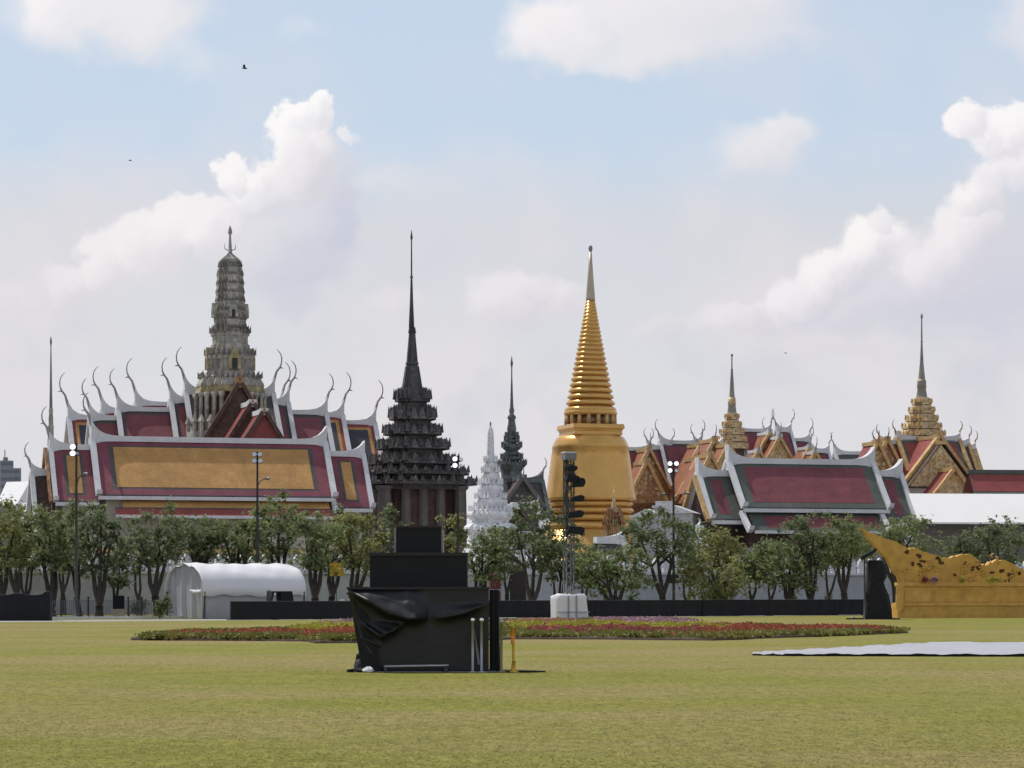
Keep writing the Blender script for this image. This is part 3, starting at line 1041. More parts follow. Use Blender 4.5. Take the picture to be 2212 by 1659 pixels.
for a in range(4):
    for (yt, yb, hw_, e) in ((672, 687, 36.5, 0.2), (777, 800, 51, 0.3)):
        ang = a * math.pi / 2
        rr = hw_ * k / EXR
        x, y = math.cos(ang) * rr, math.sin(ang) * rr
        hgt = wz(yt, Y) - wz(yb, Y)
        fr = MB()
        e2 = e * 2.1
        fr.prism([(-e2, 0), (-e, 0), (-e, hgt), (e, hgt), (e, 0), (e2, 0), (e2, hgt * 1.1), (0, hgt * 2.1), (-e2, hgt * 1.1)], -0.3, 0.3)
        ob = fr.build('niche_frame', M_PRANGY if yt > 700 else M_PRANG, t)
        ob.location = (x, y, wz(yb, Y))
        ob.rotation_euler = (0, 0, ang + math.pi / 2)
        mb = MB()
        mb.box(-e * 0.98, e * 0.98, -0.24, 0.24, 0, hgt * 0.98)
        nb_ = mb.build('niche', M_BLUE, t)
        nb_.location = ob.location
        nb_.rotation_euler = ob.rotation_euler
fin = MB()
fin.tube([(0, 0, wz(546, Y)), (0, 0, wz(520, Y)), (0, 0, wz(508, Y)), (0, 0, wz(503, Y)), (0, 0, wz(497, Y)), (0, 0, wz(487, Y))], [0.22, 0.14, 0.1, 0.24, 0.2, 0.02], 6)
for a in range(4):
    c_, s_ = math.cos(a * math.pi / 2), math.sin(a * math.pi / 2)
    fin.tube([(0, 0, wz(542, Y)), (c_ * 0.55, s_ * 0.55, wz(538, Y)), (c_ * 0.62, s_ * 0.62, wz(527, Y))], [0.07, 0.06, 0.02], 4)
fin.build('trident', M_FINIAL, t)

# ---- dark mondop
Y = 322
t = thing('mondop_tower', 'dark tiered mondop with needle spire standing between grey prang and golden stupa', 'temple tower', (wx(891, Y), Y, 0), TH)
sc, y0 = 0.42, 473.9
k = sc * Y / F
sp = MB()
sp.loft(CIRC(10), profile(y0, sc, Y, [(52, 0.6), (82, 5), (95, 7), (108, 3.2), (290, 4.5), (297, 9), (304, 5.0), (420, 9), (555, 15)], 1.0), True, cx=-5 * k)
sp.build('needle', M_BLKSP, t)
sp = MB()
lst = []
for i in range(5):
    a = 555 + i * 6
    lst += [(a, 15 + i), (a + 3, 18 + i)]
lst += [(588, 17), (735, 30), (738, 34), (748, 34), (750, 28), (756, 36), (872, 55), (876, 60)]
sp.loft(REDENT, profile(y0, sc, Y, lst, EXR), cx=-2 * k)
sp.build('spire', M_BLKSP, t)
orn = MB()
TI = [(880, 950, 92, 74), (968, 1044, 120, 96), (1060, 1122, 152, 122), (1134, 1196, 192, 155), (1214, 1274, 240, 196), (1278, 1328, 292, 240), (1332, 1380, 335, 280)]
for (ya, yb, hwx, hwi) in TI:
    mb = MB()
    mb.loft(REDENT, profile(y0, sc, Y, [(ya - 6, hwi * 0.8), (ya + 6, hwi * 0.9), ((ya + yb) / 2, hwx * 0.9), (yb - 22, hwx), (yb - 10, hwx), (yb - 8, hwi), (yb + 14, hwi)], EXR))
    mb.build('roof_tier', M_MONDOP, t)
    antefix(orn, REDENT, hwx * 0.97 * k / EXR, wz(y0 + (yb - 24) * sc, Y), 0.26, (yb - ya) * k * 0.62, 0.7, 0.16)
    antefix(orn, REDENT, hwi * 0.93 * k / EXR, wz(y0 + (ya + 20) * sc, Y), 0.24, (yb - ya) * k * 0.4, 0.7, 0.1)
orn.build('antefix', M_MONDOP, t, 'stuff')
proto = None
for (ya, yb, hwx, hwi) in TI[1:]:
    hgt = (yb - ya) * k * 0.8
    for a in range(4):
        c_, s_ = math.cos(a * math.pi / 2), math.sin(a * math.pi / 2)
        for q in ((-0.62, 0.84), (-0.2, 1.0), (0.2, 1.0), (0.62, 0.84)):
            x, y = q[0] * hwx * k / EXR, -q[1] * (hwx * 0.97) * k / EXR
            if proto is None:
                mb = MB()
                mb.prism([(-0.5, 0), (0.5, 0), (0.38, 0.35), (0.0, 1.0), (-0.38, 0.35)], -0.16, 0.3)
                ob = mb.build('small_pediment', M_PEDI, t)
                proto = ob
            else:
                ob = proto.copy()
                ob.parent = t
                col.objects.link(ob)
            ob.location = (x * c_ - y * s_, x * s_ + y * c_, wz(y0 + (yb - 14) * sc, Y))
            ob.rotation_euler = (0, 0, a * math.pi / 2)
            ob.scale = (hgt * 0.75, 1, hgt)
mb = MB()
mb.loft(REDENT, profile(y0, sc, Y, [(1384, 225), (1900, 225)], EXR))
mb.build('wall', M_MONDOPR, t)
rc = 245 * k / EXS
for a in range(4):
    for q in range(-2, 3):
        x, y = q * rc * 0.46, -rc * 1.06
        if abs(q) == 2:
            x = q * rc * 0.49
        c_, s_ = math.cos(a * math.pi / 2), math.sin(a * math.pi / 2)
        mb = MB()
        mb.loft(REDENT, [(0, 0.62), (wz(y0 + 1470 * sc, Y), 0.52), (wz(y0 + 1400 * sc, Y), 0.48), (wz(y0 + 1390 * sc, Y), 0.7), (wz(y0 + 1378 * sc, Y), 0.75)], False, x * c_ - y * s_, x * s_ + y * c_)
        mb.build('column', M_COLUMN, t)

# ---- slim slate spire with cross gables right of the mondop
Y = 300
t = thing('temple_spire', 'slim slate-green spire with ringed base above a dark cross-gabled roof, beside white prang', 'temple spire', (wx(1105.4, Y), Y, 0), TH)
sc, y0 = 0.252, 752.6
k = sc * Y / F
mb = MB()
mb.loft(CIRC(12), profile(y0, sc, Y, [(60, 1), (110, 8), (130, 12), (145, 8), (175, 5), (250, 6), (480, 14), (512, 17), (520, 22), (545, 22), (562, 17), (582, 36), (600, 38), (612, 28), (650, 34), (690, 42), (725, 34), (742, 22), (752, 22)], 1), True)
mb.build('spire', M_DSPIRE, t)
mb = MB()
mb.loft(REDENT, profile(y0, sc, Y, [(748, 26), (756, 46), (772, 48), (776, 36), (786, 56), (800, 56), (812, 40), (832, 80), (856, 80), (880, 52), (900, 74), (912, 74), (922, 60), (936, 88), (954, 88), (968, 62), (984, 118), (1006, 122), (1030, 100), (1058, 84), (1140, 96), (1160, 110), (1320, 120), (1700, 130)], EXR))
mb.build('ringed_base', M_DSPIRE, t)
orn = MB()
for zy, hw_ in ((770, 48), (798, 56), (850, 79), (950, 87), (1000, 120)):
    antefix(orn, REDENT, hw_ * k / EXR, wz(y0 + zy * sc, Y), 0.12, 0.55, 0.9, 0.16)
orn.build('antefix', M_DSPIRE, t, 'stuff')
h = Hall('temple_hall', 'dark brown cross-gabled roof beneath the slim slate spire', 1138, 296)
zz = wz(1038, 296)
h.tier(h.u(1085), h.u(1172), zz, zz - 4.0, 2.8, [(M_MONDOP, 0)], chofa=(1.2, 1.6), sw=(0.5, 0.8), gab=(M_MONDOP, M_MONDOP), bm=M_DSPIRE, wallm=M_MONDOPR, rm=M_DSPIRE)
porch(h, 1130, 1034, 292.5, 4, 2.9, 2.3, [(M_MONDOPR, 0)], M_MONDOP, M_COLUMN, 0.9, 0.2, rm=M_DSPIRE)
h = Hall('temple_hall', 'low orange tiled gable with white ridge just above the trees near white prang', 1128, 240)
zz = wz(1092, 240)
h.tier(h.u(1105), h.u(1160), zz, zz - 2.2, 1.8, [(M_DARK, 0)], chofa=(0, 0.6), sw=(0, 0.2), gab=(M_BRICK, M_MONDOP), wallm=M_WALLW)
porch(h, 1116, 1094, 238.5, 2.2, 2.0, 1.8, [(M_BRICK, 0)], M_MONDOPR, M_COLUMN, 0, 0, rm=M_STUCCO)

# ---- white prang
Y = 232
t = thing('prang_tower', 'white porcelain prang with rounded stepped tiers, rising behind the trees', 'prang tower', (wx(1059.5, Y), Y, 0), TH)
k = sc * Y / F
mb = MB()
mb.loft(REDENT, profile(y0, sc, Y, [(668, 8), (690, 18), (712, 26), (760, 28), (938, 35), (950, 44), (966, 46), (972, 38)], EXR))
mb.build('cob', M_SHELL, t)
mb = MB()
mb.loft(CIRC(8), profile(y0, sc, Y, [(624, 1), (640, 8), (655, 8), (664, 5), (670, 5)], 1), True)
mb.build('finial', M_SPIRE, t)
for (ya, yb, w) in ((968, 1058, 62), (1056, 1158, 82), (1152, 1282, 112), (1270, 1392, 148), (1376, 1500, 206), (1490, 1640, 235), (1630, 2100, 250)):
    mb = MB()
    hgt = yb - ya
    mb.loft(REDENT, profile(y0, sc, Y, [(ya, w * 0.62), (ya + hgt * 0.12, w * 0.86), (ya + hgt * 0.28, w * 0.98), (ya + hgt * 0.45, w), (ya + hgt * 0.62, w * 0.93), (ya + hgt * 0.8, w * 0.78), (yb, w * 0.76)], EXR))
    mb.build('tier', M_SHELL, t)
orn = MB()
for (ya, w) in ((975, 52), (1066, 72), (1166, 98), (1286, 130), (1394, 180)):
    antefix(orn, REDENT, w * k / EXR, wz(y0 + ya * sc, Y), 0.1, 0.42, 0.9, 0.1)
orn.build('antefix', M_SHELL, t, 'stuff')

# ---- golden stupa
Y = 332
t = thing('golden_stupa', 'golden bell-shaped stupa with ringed conical spire', 'stupa', (wx(1275.6, Y), Y, 0), TH)
sc, y0 = 0.396, 512.9
k = sc * Y / F
C48 = CIRC(56)
mb = MB()
mb.loft(C48, profile(y0, sc, Y, [(42, 2), (48, 9), (60, 12), (70, 9), (78, 6)], 1), True)
mb.build('orb', M_SPIRE, t)
mb = MB()
mb.loft(C48, profile(y0, sc, Y, [(76, 6), (200, 15), (330, 25), (345, 25)], 1), True)
mb.build('needle', mat('pale gilt spire', (0.42, 0.36, 0.27), rough=0.4, metal=0.5, var=0.1, scale=1), t)
mb = MB()
mb.loft(C48, profile(y0, sc, Y, [(343, 24), (945, 118)], 1), True)
mb.build('cone', M_GOLD, t)
n = 24
yy = 350.0
stp = 17.5
while yy < 935:
    tt = (yy - 350) / 585
    w = 27 + (143 - 27) * (tt ** 1.04)
    hh = stp
    mb = MB()
    mb.loft(C48, profile(y0, sc, Y, [(yy, w * 0.86), (yy + hh * 0.25, w * 0.97), (yy + hh * 0.5, w + 1.2), (yy + hh * 0.72, w), (yy + hh * 0.86, w * 0.93), (yy + hh * 0.98, w * 0.84)], 1), True)
    mb.build('ring', M_GOLDR, t)
    yy += hh
    stp = 17.5 + 20 * tt
mb = MB()
mb.loft(C48, profile(y0, sc, Y, [(930, 128), (944, 140), (958, 146), (966, 145), (972, 136)], 1), True)
mb.build('ring_base', M_GOLD, t)
mb = MB()
mb.loft(C48, profile(y0, sc, Y, [(966, 106), (1028, 108)], 1), True)
mb.build('neck', M_GOLDD, t)
for i in range(16):
    a = 2 * math.pi * i / 16
    mb = MB()
    mb.loft(CIRC(8), [(wz(y0 + 1028 * sc, Y), 0.28), (wz(y0 + 968 * sc, Y), 0.24)], True, math.cos(a) * 132 * k, math.sin(a) * 132 * k)
    mb.build('column', M_GOLDT, t)
mb = MB()
mb.loft(SQUARE, profile(y0, sc, Y, [(1024, 178), (1046, 184), (1050, 176), (1064, 168), (1080, 172), (1086, 160), (1104, 160)], EXS))
mb.build('throne', M_GOLD, t)
mb = MB()
mb.loft(C48, profile(y0, sc, Y, [(1082, 168), (1096, 186), (1112, 196), (1130, 204), (1150, 212), (1154, 208), (1200, 216), (1300, 229), (1380, 240), (1420, 250), (1434, 252), (1438, 244)], 1), True)
mb.build('bell', M_GOLD, t)
prev = 1436
for (ya, yb, w) in ((1436, 1474, 236), (1474, 1510, 240), (1512, 1550, 246), (1552, 1600, 252)):
    mb = MB()
    hh = yb - ya
    mb.loft(C48, profile(y0, sc, Y, [(ya, w * 0.9), (ya + hh * 0.2, w * 0.96), (ya + hh * 0.5, w), (ya + hh * 0.8, w * 0.96), (yb, w * 0.9)], 1), True)
    mb.build('base_moulding', M_GOLDR, t)
mb = MB()
mb.loft(C48, profile(y0, sc, Y, [(1598, 262), (1640, 268), (1645, 300), (1800, 300), (1805, 330), (1960, 335)], 1), True)
mb.build('terrace', M_GOLD, t)

# ---- small gilt pavilion spire in front of the stupa
Y = 312
t = thing('gilt_pavilion', 'small gilt pavilion with pointed spire in front of the golden stupa', 'pavilion', (wx(1326, Y), Y, 0), TH)
mb = MB()
mb.loft(CIRC(10), [(z, r) for z, r in sorted([(wz(1055, Y), 0.03), (wz(1075, Y), 0.12), (wz(1092, Y), 0.28), (wz(1100, Y), 0.42), (wz(1106, Y), 0.7)])], True)
mb.build('spire', M_GOLDP, t)
mb = MB()
mb.loft(REDENT, P([(1104, 9), (1108, 14), (1112, 11), (1116, 17), (1121, 13), (1126, 21), (1131, 17), (1137, 24), (1142, 20), (1200, 21)], Y))
mb.build('tiered_body', M_GOLDD, t)
orn = MB()
for y_, w in ((1107, 13), (1115, 16), (1125, 20), (1136, 23)):
    antefix(orn, REDENT, w * Y / F / EXR, wz(y_, Y), 0.1, 0.5, 0.9, 0.15)
orn.build('antefix', M_GOLDD, t, 'stuff')

# ---- thin spire at far left
Y = 345
t = thing('temple_spire', 'thin grey needle spire standing alone at the far left above the roofs', 'temple spire', (wx(110, Y), Y, 0), TH)
mb = MB()
mb.loft(CIRC(10), profile(1250 / 1.7939, 0.2857, Y, [(102, 1), (125, 6), (150, 9), (165, 6), (180, 4), (420, 8), (650, 12)], 1), True)
mb.build('needle', M_SPIRE, t)
mb = MB()
mb.loft(REDENT, profile(1250 / 1.7939, 0.2857, Y, [(648, 12), (655, 16), (700, 15), (715, 18), (770, 18), (780, 22), (860, 21), (868, 26), (1000, 30), (1020, 40), (1400, 44)], EXR))
mb.build('spire_base', M_PRANG, t)

# ------------------------------------------------------------------ right-hand halls
h = Hall('temple_hall', 'two-tier temple hall with plain maroon roof panel in grey-green border, white ridge', 1728, 240)
u0, u1 = h.u(1570), h.u(1886)
zr = h.z(998, 0)
ze = h.z(1098, 0, 3.6)
h.tier(u0, u1, zr, ze, 3.6, ZG, chofa=(0.01, 0.01), sw=(1.15, 1.15), gab=(M_GOLDD, M_GOLDD), wallm=M_MONDOPR, bw=0.45, pad=(1.05, 0.55))
h.slope(u0 + 0.6, u1 - 0.2, 3.3, ze - 0.42, 5.0, ze - 1.95, [(M_GREEN, 0.42), (M_MAROON2, 0)], pad=(3, 1))
h.eave(u0 + 0.6, u1 - 0.2, 5.05, ze - 1.95, h=0.26, side=(1,))
h.barge(h.u(1912, 4.0), 3.3, ze - 0.4, 5.2, ze - 2.05, 0.42, 1, side=(1,))
h.barge(h.u(1606, 4.0), 3.3, ze - 0.4, 5.2, ze - 2.05, 0.42, -1, M_STUCCO, side=(1,))
zl = h.z(1024, -7)
h.tier(h.u(1505), u0 + 0.25, zl, zl - 4.0, 3.3, ZG, chofa=(0.01, 0), sw=(1.1, 0), gab=(M_MONDOPR, None), wallm=M_MONDOPR, pad=(0.8, 0.55))
h.barge(h.u(1505) - 0.35, 0.1, zl - 0.3, 3.4, zl - 4.1, 0.3, -1, M_GOLDT, hook=False)
zl = h.z(1024, 7)
h.tier(u1 - 0.2, h.u(1946), zl, zl - 4.2, 3.3, ZG, chofa=(0, 0.01), sw=(0, 1.1), gab=(None, M_GOLDD), wallm=M_MONDOPR, pad=(0.8, 0.55))
h.slope(u1 + 0.3, h.u(1950), 3.1, zl - 4.6, 4.6, zl - 5.8, [(M_GREEN, 0)])
h.barge(h.u(1962, 4), 3.1, zl - 4.5, 4.9, zl - 6.0, 0.42, 1, side=(1,))

# ---- cluster behind: low range between stupa and maroon hall
ZM = [(M_DARK, 0.7), (M_MAROON2, 0)]
h = Hall('temple_hall', 'rear temple range with gilt porch gables just right of the golden stupa', 1440, 385)
for (pl, pr, py, ch) in ((1300, 1404, 970, 1.9), (1424, 1514, 956, 2.2), (1398, 1450, 968, 1.8), (1500, 1560, 962, 2.0)):
    ua, ub = h.u(pl), h.u(pr)
    zz = h.z(py, (ua + ub) / 2)
    h.tier(ua, ub, zz, zz - 6.6, 4.6, ZM, chofa=(ch, ch), sw=(0.9, 0.9), gab=(M_GOLDD, M_GOLDD), wallm=M_GOLDD, bw=0.4)
for (px, py, Yp, dr, Rr) in ((1403, 972, 379, 6.0, 3.4), (1398, 1000, 375, 5.4, 3.0), (1515, 962, 379, 6.0, 3.6), (1508, 992, 375, 5.6, 3.2), (1522, 1006, 372, 5.0, 2.8)):
    porch(h, px, py, Yp, 4.5, dr, Rr, [(M_BRICK, 0)], M_GOLDD, M_GOLDT, 1.9, 0.4, bw=0.6, rm=M_GOLDT)
h = Hall('temple_hall', 'rear temple gables with gilt pediments between ringed gold spire base and maroon hall', 1556, 372)
for (px, py, Yp) in ((1545, 952, 372), (1575, 962, 368), (1536, 985, 366)):
    porch(h, px, py, Yp, 5, 5.0, 3.0, [(M_BRICK, 0)], M_GOLDP, M_GOLDT, 1.7, 0.4, bw=0.5, rm=M_GOLDT, wallm=M_GOLDD)
h = Hall('temple_hall', 'distant stepped palace roofs with white ridges above the maroon temple hall', 1665, 440)
for (pl, pr, py, ch, Rr) in ((1590, 1664, 930, 2.4, 5), (1676, 1708, 930, 2.4, 5), (1655, 1748, 950, 2.4, 4.8), (1684, 1750, 965, 2.2, 4.6), (1752, 1790, 975, 2.0, 4.2)):
    ua, ub = h.u(pl), h.u(pr)
    zz = h.z(py, (ua + ub) / 2)
    h.tier(ua, ub, zz, zz - 6.8, Rr, [(M_DARK, 0.55), (M_MAROON, 0)], chofa=(ch, ch), sw=(1.0, 1.0), gab=(M_GOLDD, M_GOLDD), wallm=M_GOLDD if py > 940 else None, bw=0.45)
for (px, py, Yp, dr, Rr, gm) in ((1664, 936, 434, 6.4, 4.0, M_GOLDD), (1685, 946, 431, 5.0, 3.2, M_GOLDP), (1750, 968, 431, 5.5, 3.4, M_GOLDD), (1762, 978, 428, 4.5, 2.6, M_GOLDP), (1640, 975, 428, 4.2, 2.8, M_GOLDP), (1612, 985, 426, 4.0, 2.8, M_GOLDP)):
    porch(h, px, py, Yp, 4.5, dr, Rr, [(M_BRICK, 0)], gm, M_GOLDT, 2.0, 0.4, bw=0.55, rm=M_STUCCO)
h = Hall('temple_hall', 'low distant roof with white ridge just left of the gilt gabled pavilion', 1838, 425)
zz = h.z(979, 0)
h.tier(h.u(1802), h.u(1880), zz, zz - 5.5, 4.2, [(M_GREEN, 0)], chofa=(2.0, 2.0), sw=(1.1, 1.0), gab=(M_GOLDD, M_GOLDD), wallm=M_GOLDD)


def tier_tower(name, label, px, Y, sc, y0, needle, tiers, basem, tierm, skirts, drum):
    t = thing(name, label, 'temple spire', (wx(px, Y), Y, 0), TH)
    k = sc * Y / F
    mb = MB()
    mb.loft(CIRC(12), profile(y0, sc, Y, needle, 1), True)
    mb.build('needle', M_WSPIRE, t)
    mb = MB()
    z0_, z1_ = sorted((wz(y0 + needle[-3][0] * sc, Y), wz(y0 + needle[-6][0] * sc, Y)))
    mb.loft(CIRC(12), [(z0_, needle[-3][1] * k * 1.12), (z0_ + 1.1, needle[-3][1] * k * 0.98)], True)
    mb.build('gilt_collar', M_GOLDP, t)
    orn = MB()
    for (ya, yb, w) in tiers:
        hh = yb - ya
        mb = MB()
        mb.loft(REDENT, profile(y0, sc, Y, [(ya - hh * .06, w * 0.70), (ya + hh * 0.12, w * 0.82), (ya + hh * 0.45, w * 0.94), (ya + hh * 0.68, w * 1.02), (ya + hh * 0.88, w * 1.02), (ya + hh * 0.92, w * 0.7)], EXR))
        mb.build('roof_tier', tierm, t)
        mb = MB()
        mb.loft(REDENT, profile(y0, sc, Y, [(ya + hh * 0.8, w * 0.70), (yb + hh * 0.5, w * 0.70)], EXR))
        mb.build('tier_neck', basem, t)
        antefix(orn, REDENT, w * 0.97 * k / EXR, wz(y0 + (ya + hh * 0.62) * sc, Y), 0.16, hh * k * 0.42, 0.7, 0.1)
    orn.build('antefix', M_GOLDT, t, 'stuff')
    mb = MB()
    mb.loft(REDENT, profile(y0, sc, Y, drum, EXR))
    mb.build('drum', basem, t)
    return t


tier_tower('temple_spire', 'gilt tiered palace spire with grey needle, behind the maroon temple hall', 1581, 425, 0.2688, 752.6,
           [(42, 3), (50, 10), (58, 10), (68, 5), (160, 6), (168, 10), (184, 9), (430, 25), (440, 31), (452, 30), (520, 38), (530, 40)],
           [(520, 578, 56), (580, 644, 76), (640, 700, 98), (695, 755, 116), (750, 815, 128)], M_MONDOPR, M_GOLDP, None, [(805, 100), (1500, 105)])

# ---- gilt-gabled pavilion at right
Y = 352
tier_tower('temple_spire', 'gilt tiered spire with grey needle over the big gilt gable, above long white awning', 1991, Y, 0.3192, 641,
           [(112, 1), (124, 8), (140, 8), (152, 4), (298, 6), (306, 8), (314, 6), (455, 13), (470, 15), (560, 24), (572, 30), (615, 32), (620, 28), (680, 38), (690, 44)],
           [(684, 738, 66), (738, 796, 86), (792, 852, 108), (846, 902, 132), (896, 950, 158), (944, 1004, 160)], M_MONDOPR, M_GOLDP, None, [(1000, 130), (1010, 118), (1500, 118)])
h = Hall('temple_hall', 'pavilion with large gilt gable facing the field and red side roofs, at right', 1995, 350)
for (pl, pr, py, Rr) in ((1935, 2072, 947, 4.6), (1900, 2092, 957, 4.3), (1892, 2105, 968, 4.0)):
    ua, ub = h.u(pl), h.u(pr)
    zz = h.z(py, (ua + ub) / 2)
    h.tier(ua, ub, zz, zz - 5.6, Rr, [(M_GREEN, 0.8), (M_RED, 0)], chofa=(1.6, 1.6), sw=(0.6, 0.6), gab=(M_GOLDD, M_GOLDD), bm=M_GOLDT, fm=M_GOLDD, bw=0.5, wallm=M_PINKW if py == 968 else None)
for (px, py, Yp) in ((1897, 958, 345), (1918, 952, 346)):
    porch(h, px, py, Yp, 4, 4.6, 2.6, [(M_RED, 0)], M_GOLDD, M_GOLDT, 1.3, 0.3, bw=0.5, rm=M_GOLDT, fm=M_GOLDD)
porch(h, 2031, 944, 344, 6, 6.0, 5.0, [(M_RED, 0)], M_GOLDP, M_GOLDT, 0.8, 0.2, bw=0.9, rm=M_GOLDT, wallm=M_PINKW, fm=M_GOLDT)
porch(h, 2036, 956, 342.5, 2.5, 5.4, 4.5, [(M_MONDOPR, 0)], M_GOLDP, M_GOLDT, 0, 0.1, bw=0.6, rm=M_GOLDT)
porch(h, 2063, 1014, 339, 4, 3.1, 2.7, [(M_RED, 0)], M_GOLDP, M_GOLDT, 0.5, 0.15, bw=0.6, rm=M_GOLDT, fm=M_GOLDT)
h = Hall('temple_hall', 'long low red roof with grey ridge running out at the far right', 2190, 330, R(8))
zz = h.z(1020, 0)
h.tier(h.u(2090), h.u(2320), zz, zz - 2.7, 2.4, [(M_GREEN, 0.42), (M_RED, 0)], chofa=(0, 0), wallm=M_PINKW, rm=M_GREEN, pad=(0.3, 1))

# ---- long white awning
Y = 222
t = thing('white_awning', 'long plain white awning roof over grey wall at right', 'awning', (wx(1963, Y), Y, 0), R(6))
kx = Y / F
Lw = 330 * kx
za, zb = wz(1066, Y), wz(1129, Y - 1.5)
mb = MB()
mb.add([(0, 0, za), (Lw, 0, za), (Lw, -3.2, zb), (0, -3.2, zb), (0, 0, za - 0.12), (Lw, 0, za - 0.12), (Lw, -3.2, zb - 0.12), (0, -3.2, zb - 0.12), ], [(3, 2, 1, 0), (4, 5, 6, 7), (3, 7, 6, 2), (0, 4, 7, 3), (1, 2, 6, 5), (0, 1, 5, 4)])
mb.build('roof', M_CANVAS, t)
mb = MB()
mb.box(0, Lw, -3.0, -2.9, zb - 0.35, zb - 0.14)
mb.build('beam', M_DPOLE, t)
mb = MB()
mb.box(0.3, Lw, -1.9, -1.7, 0, zb - 0.3)
mb.build('wall', M_COLUMN, t)

# ---- far left: white awning and distant tower blocks
Y = 262
t = thing('white_awning', 'bright white tent roof at far left edge beside small dark gable', 'awning', (wx(32, Y), Y, 0), R(-35))
mb = MB()
za, zb = wz(1040, Y), wz(1092, Y)
mb.add([(-1.6, 0.5, za), (1.5, 0.5, za), (1.4, -1.2, zb), (-1.3, -1.2, zb), (-1.6, 2.2, za - 1.6), (1.5, 2.2, za - 1.6)], [(3, 2, 1, 0), (0, 1, 5, 4), (0, 4, 3), (1, 2, 5)])
mb.build('roof', mat('bright canvas', (0.82, 0.82, 0.82), rough=0.7, var=0.02), t)
for x in (-1.0, 1.15):
    mb = MB()
    mb.box(x - 0.06, x + 0.06, -0.95, -0.83, 0, zb + 0.05)
    mb.build('post', M_STEEL, t)
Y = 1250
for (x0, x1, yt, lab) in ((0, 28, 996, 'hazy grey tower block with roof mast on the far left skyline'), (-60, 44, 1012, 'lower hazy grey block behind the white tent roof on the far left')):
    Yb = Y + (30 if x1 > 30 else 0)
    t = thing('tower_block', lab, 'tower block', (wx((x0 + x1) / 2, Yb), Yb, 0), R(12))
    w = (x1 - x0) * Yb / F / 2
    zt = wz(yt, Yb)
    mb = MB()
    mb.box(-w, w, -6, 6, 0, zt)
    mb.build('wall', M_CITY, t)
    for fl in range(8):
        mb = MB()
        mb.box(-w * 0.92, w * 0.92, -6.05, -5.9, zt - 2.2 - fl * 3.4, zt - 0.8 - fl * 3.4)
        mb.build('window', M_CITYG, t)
    mb = MB()
    mb.box(-w * 0.5, w * 0.2, -3, 3, zt, zt + 1.6)
    mb.tube([(w * 0.1 - 1, 0, zt), (w * 0.1 - 1, 0, zt + 5)], 0.25, 4)
    mb.build('roof_plant', M_CITY, t)

# ---- low white buildings glimpsed over the trees, right of the stupa
for (px, py, Y, w, hgt, lab) in ((1462, 1092, 236, 1.6, 0, 'small white building with pitched white roof behind trees right of the stupa'),
                                  (1402, 1100, 238, 1.2, 0, 'tiny white roofed building behind trees at the foot of golden stupa'),
                                  (1436, 1083, 250, 0.9, 1, 'small grey square turret behind trees beside the maroon hall')):
    t = thing('small_building', lab, 'building', (wx(px, Y), Y, 0), TH - R(30))
    zt = wz(py, Y)
    mb = MB()
    mb.box(-w, w, -w, w, 0, zt - 0.6)
    mb.build('wall', M_WALLW, t)
    mb = MB()
    if hgt:
        mb.box(-w - 0.1, w + 0.1, -w - 0.1, w + 0.1, zt - 0.6, zt - 0.4)
        mb.box(-w * 0.8, w * 0.8, -w * 0.8, w * 0.8, zt - 0.4, zt)
    else:
        mb.prism([(-w - 0.3, zt - 0.7), (w + 0.3, zt - 0.7), (0, zt)], -w - 0.2, w + 0.2)
    mb.build('roof', M_STUCCO, t)
Y = 225
t = thing('prang_tower', 'squat white prang half hidden by foliage left of the maroon hall', 'prang tower', (wx(1512, Y), Y, 0), TH)
mb = MB()
mb.loft(REDENT, P([(1130, 3), (1134, 9), (1144, 11), (1150, 9), (1153, 13), (1163, 15), (1168, 11), (1172, 17), (1182, 18), (1200, 14), (1260, 16)], Y))
mb.build('tiers', M_SHELL, t)
mb = MB()
mb.tube([(0, 0, wz(1131, Y)), (0, 0, wz(1120, Y))], [0.12, 0.02], 6)
mb.build('finial', M_SHELL, t)

# ------------------------------------------------------------------ palace wall
WP0, WP1 = Vector((*line_pt(-500, 170), 0)), Vector((*line_pt(2500, 216), 0))
d = (WP1 - WP0)
wl = d.length
t = thing('palace_wall', 'long white palace wall with leaf-shaped battlements behind the trees', 'wall', tuple(WP0), math.atan2(d.y, d.x))
mb = MB()
mb.box(0, wl, 0, 0.9, 0, 2.62)
mb.build('wall_face', M_WALLW, t)
mb = MB()
mb.box(0, wl, -0.12, 1.02, 2.62, 2.8)
mb.build('coping', M_STUCCO, t)
mb = MB()
mb.box(0, wl, -0.15, -0.003, 0, 0.35)
mb.build('plinth', M_WALLW, t)
mm = MB()
mm.prism([(-0.24, 0), (0.24, 0), (0.26, 0.22), (0.20, 0.32), (0.30, 0.5), (0.24, 0.78), (0.0, 1.12), (-0.24, 0.78), (-0.30, 0.5), (-0.20, 0.32), (-0.26, 0.22)], -0.14, 0.14)
first = mm.build('merlon', M_STUCCO, t)
first.location = (0.4, 0.45, 2.8)
nm = int(wl / 0.78)
for i in range(1, min(nm, 290)):
    o = first.copy()
    o.location = (0.4 + i * wl / min(nm, 290), 0.45, 2.8)
    o.parent = t
    col.objects.link(o)

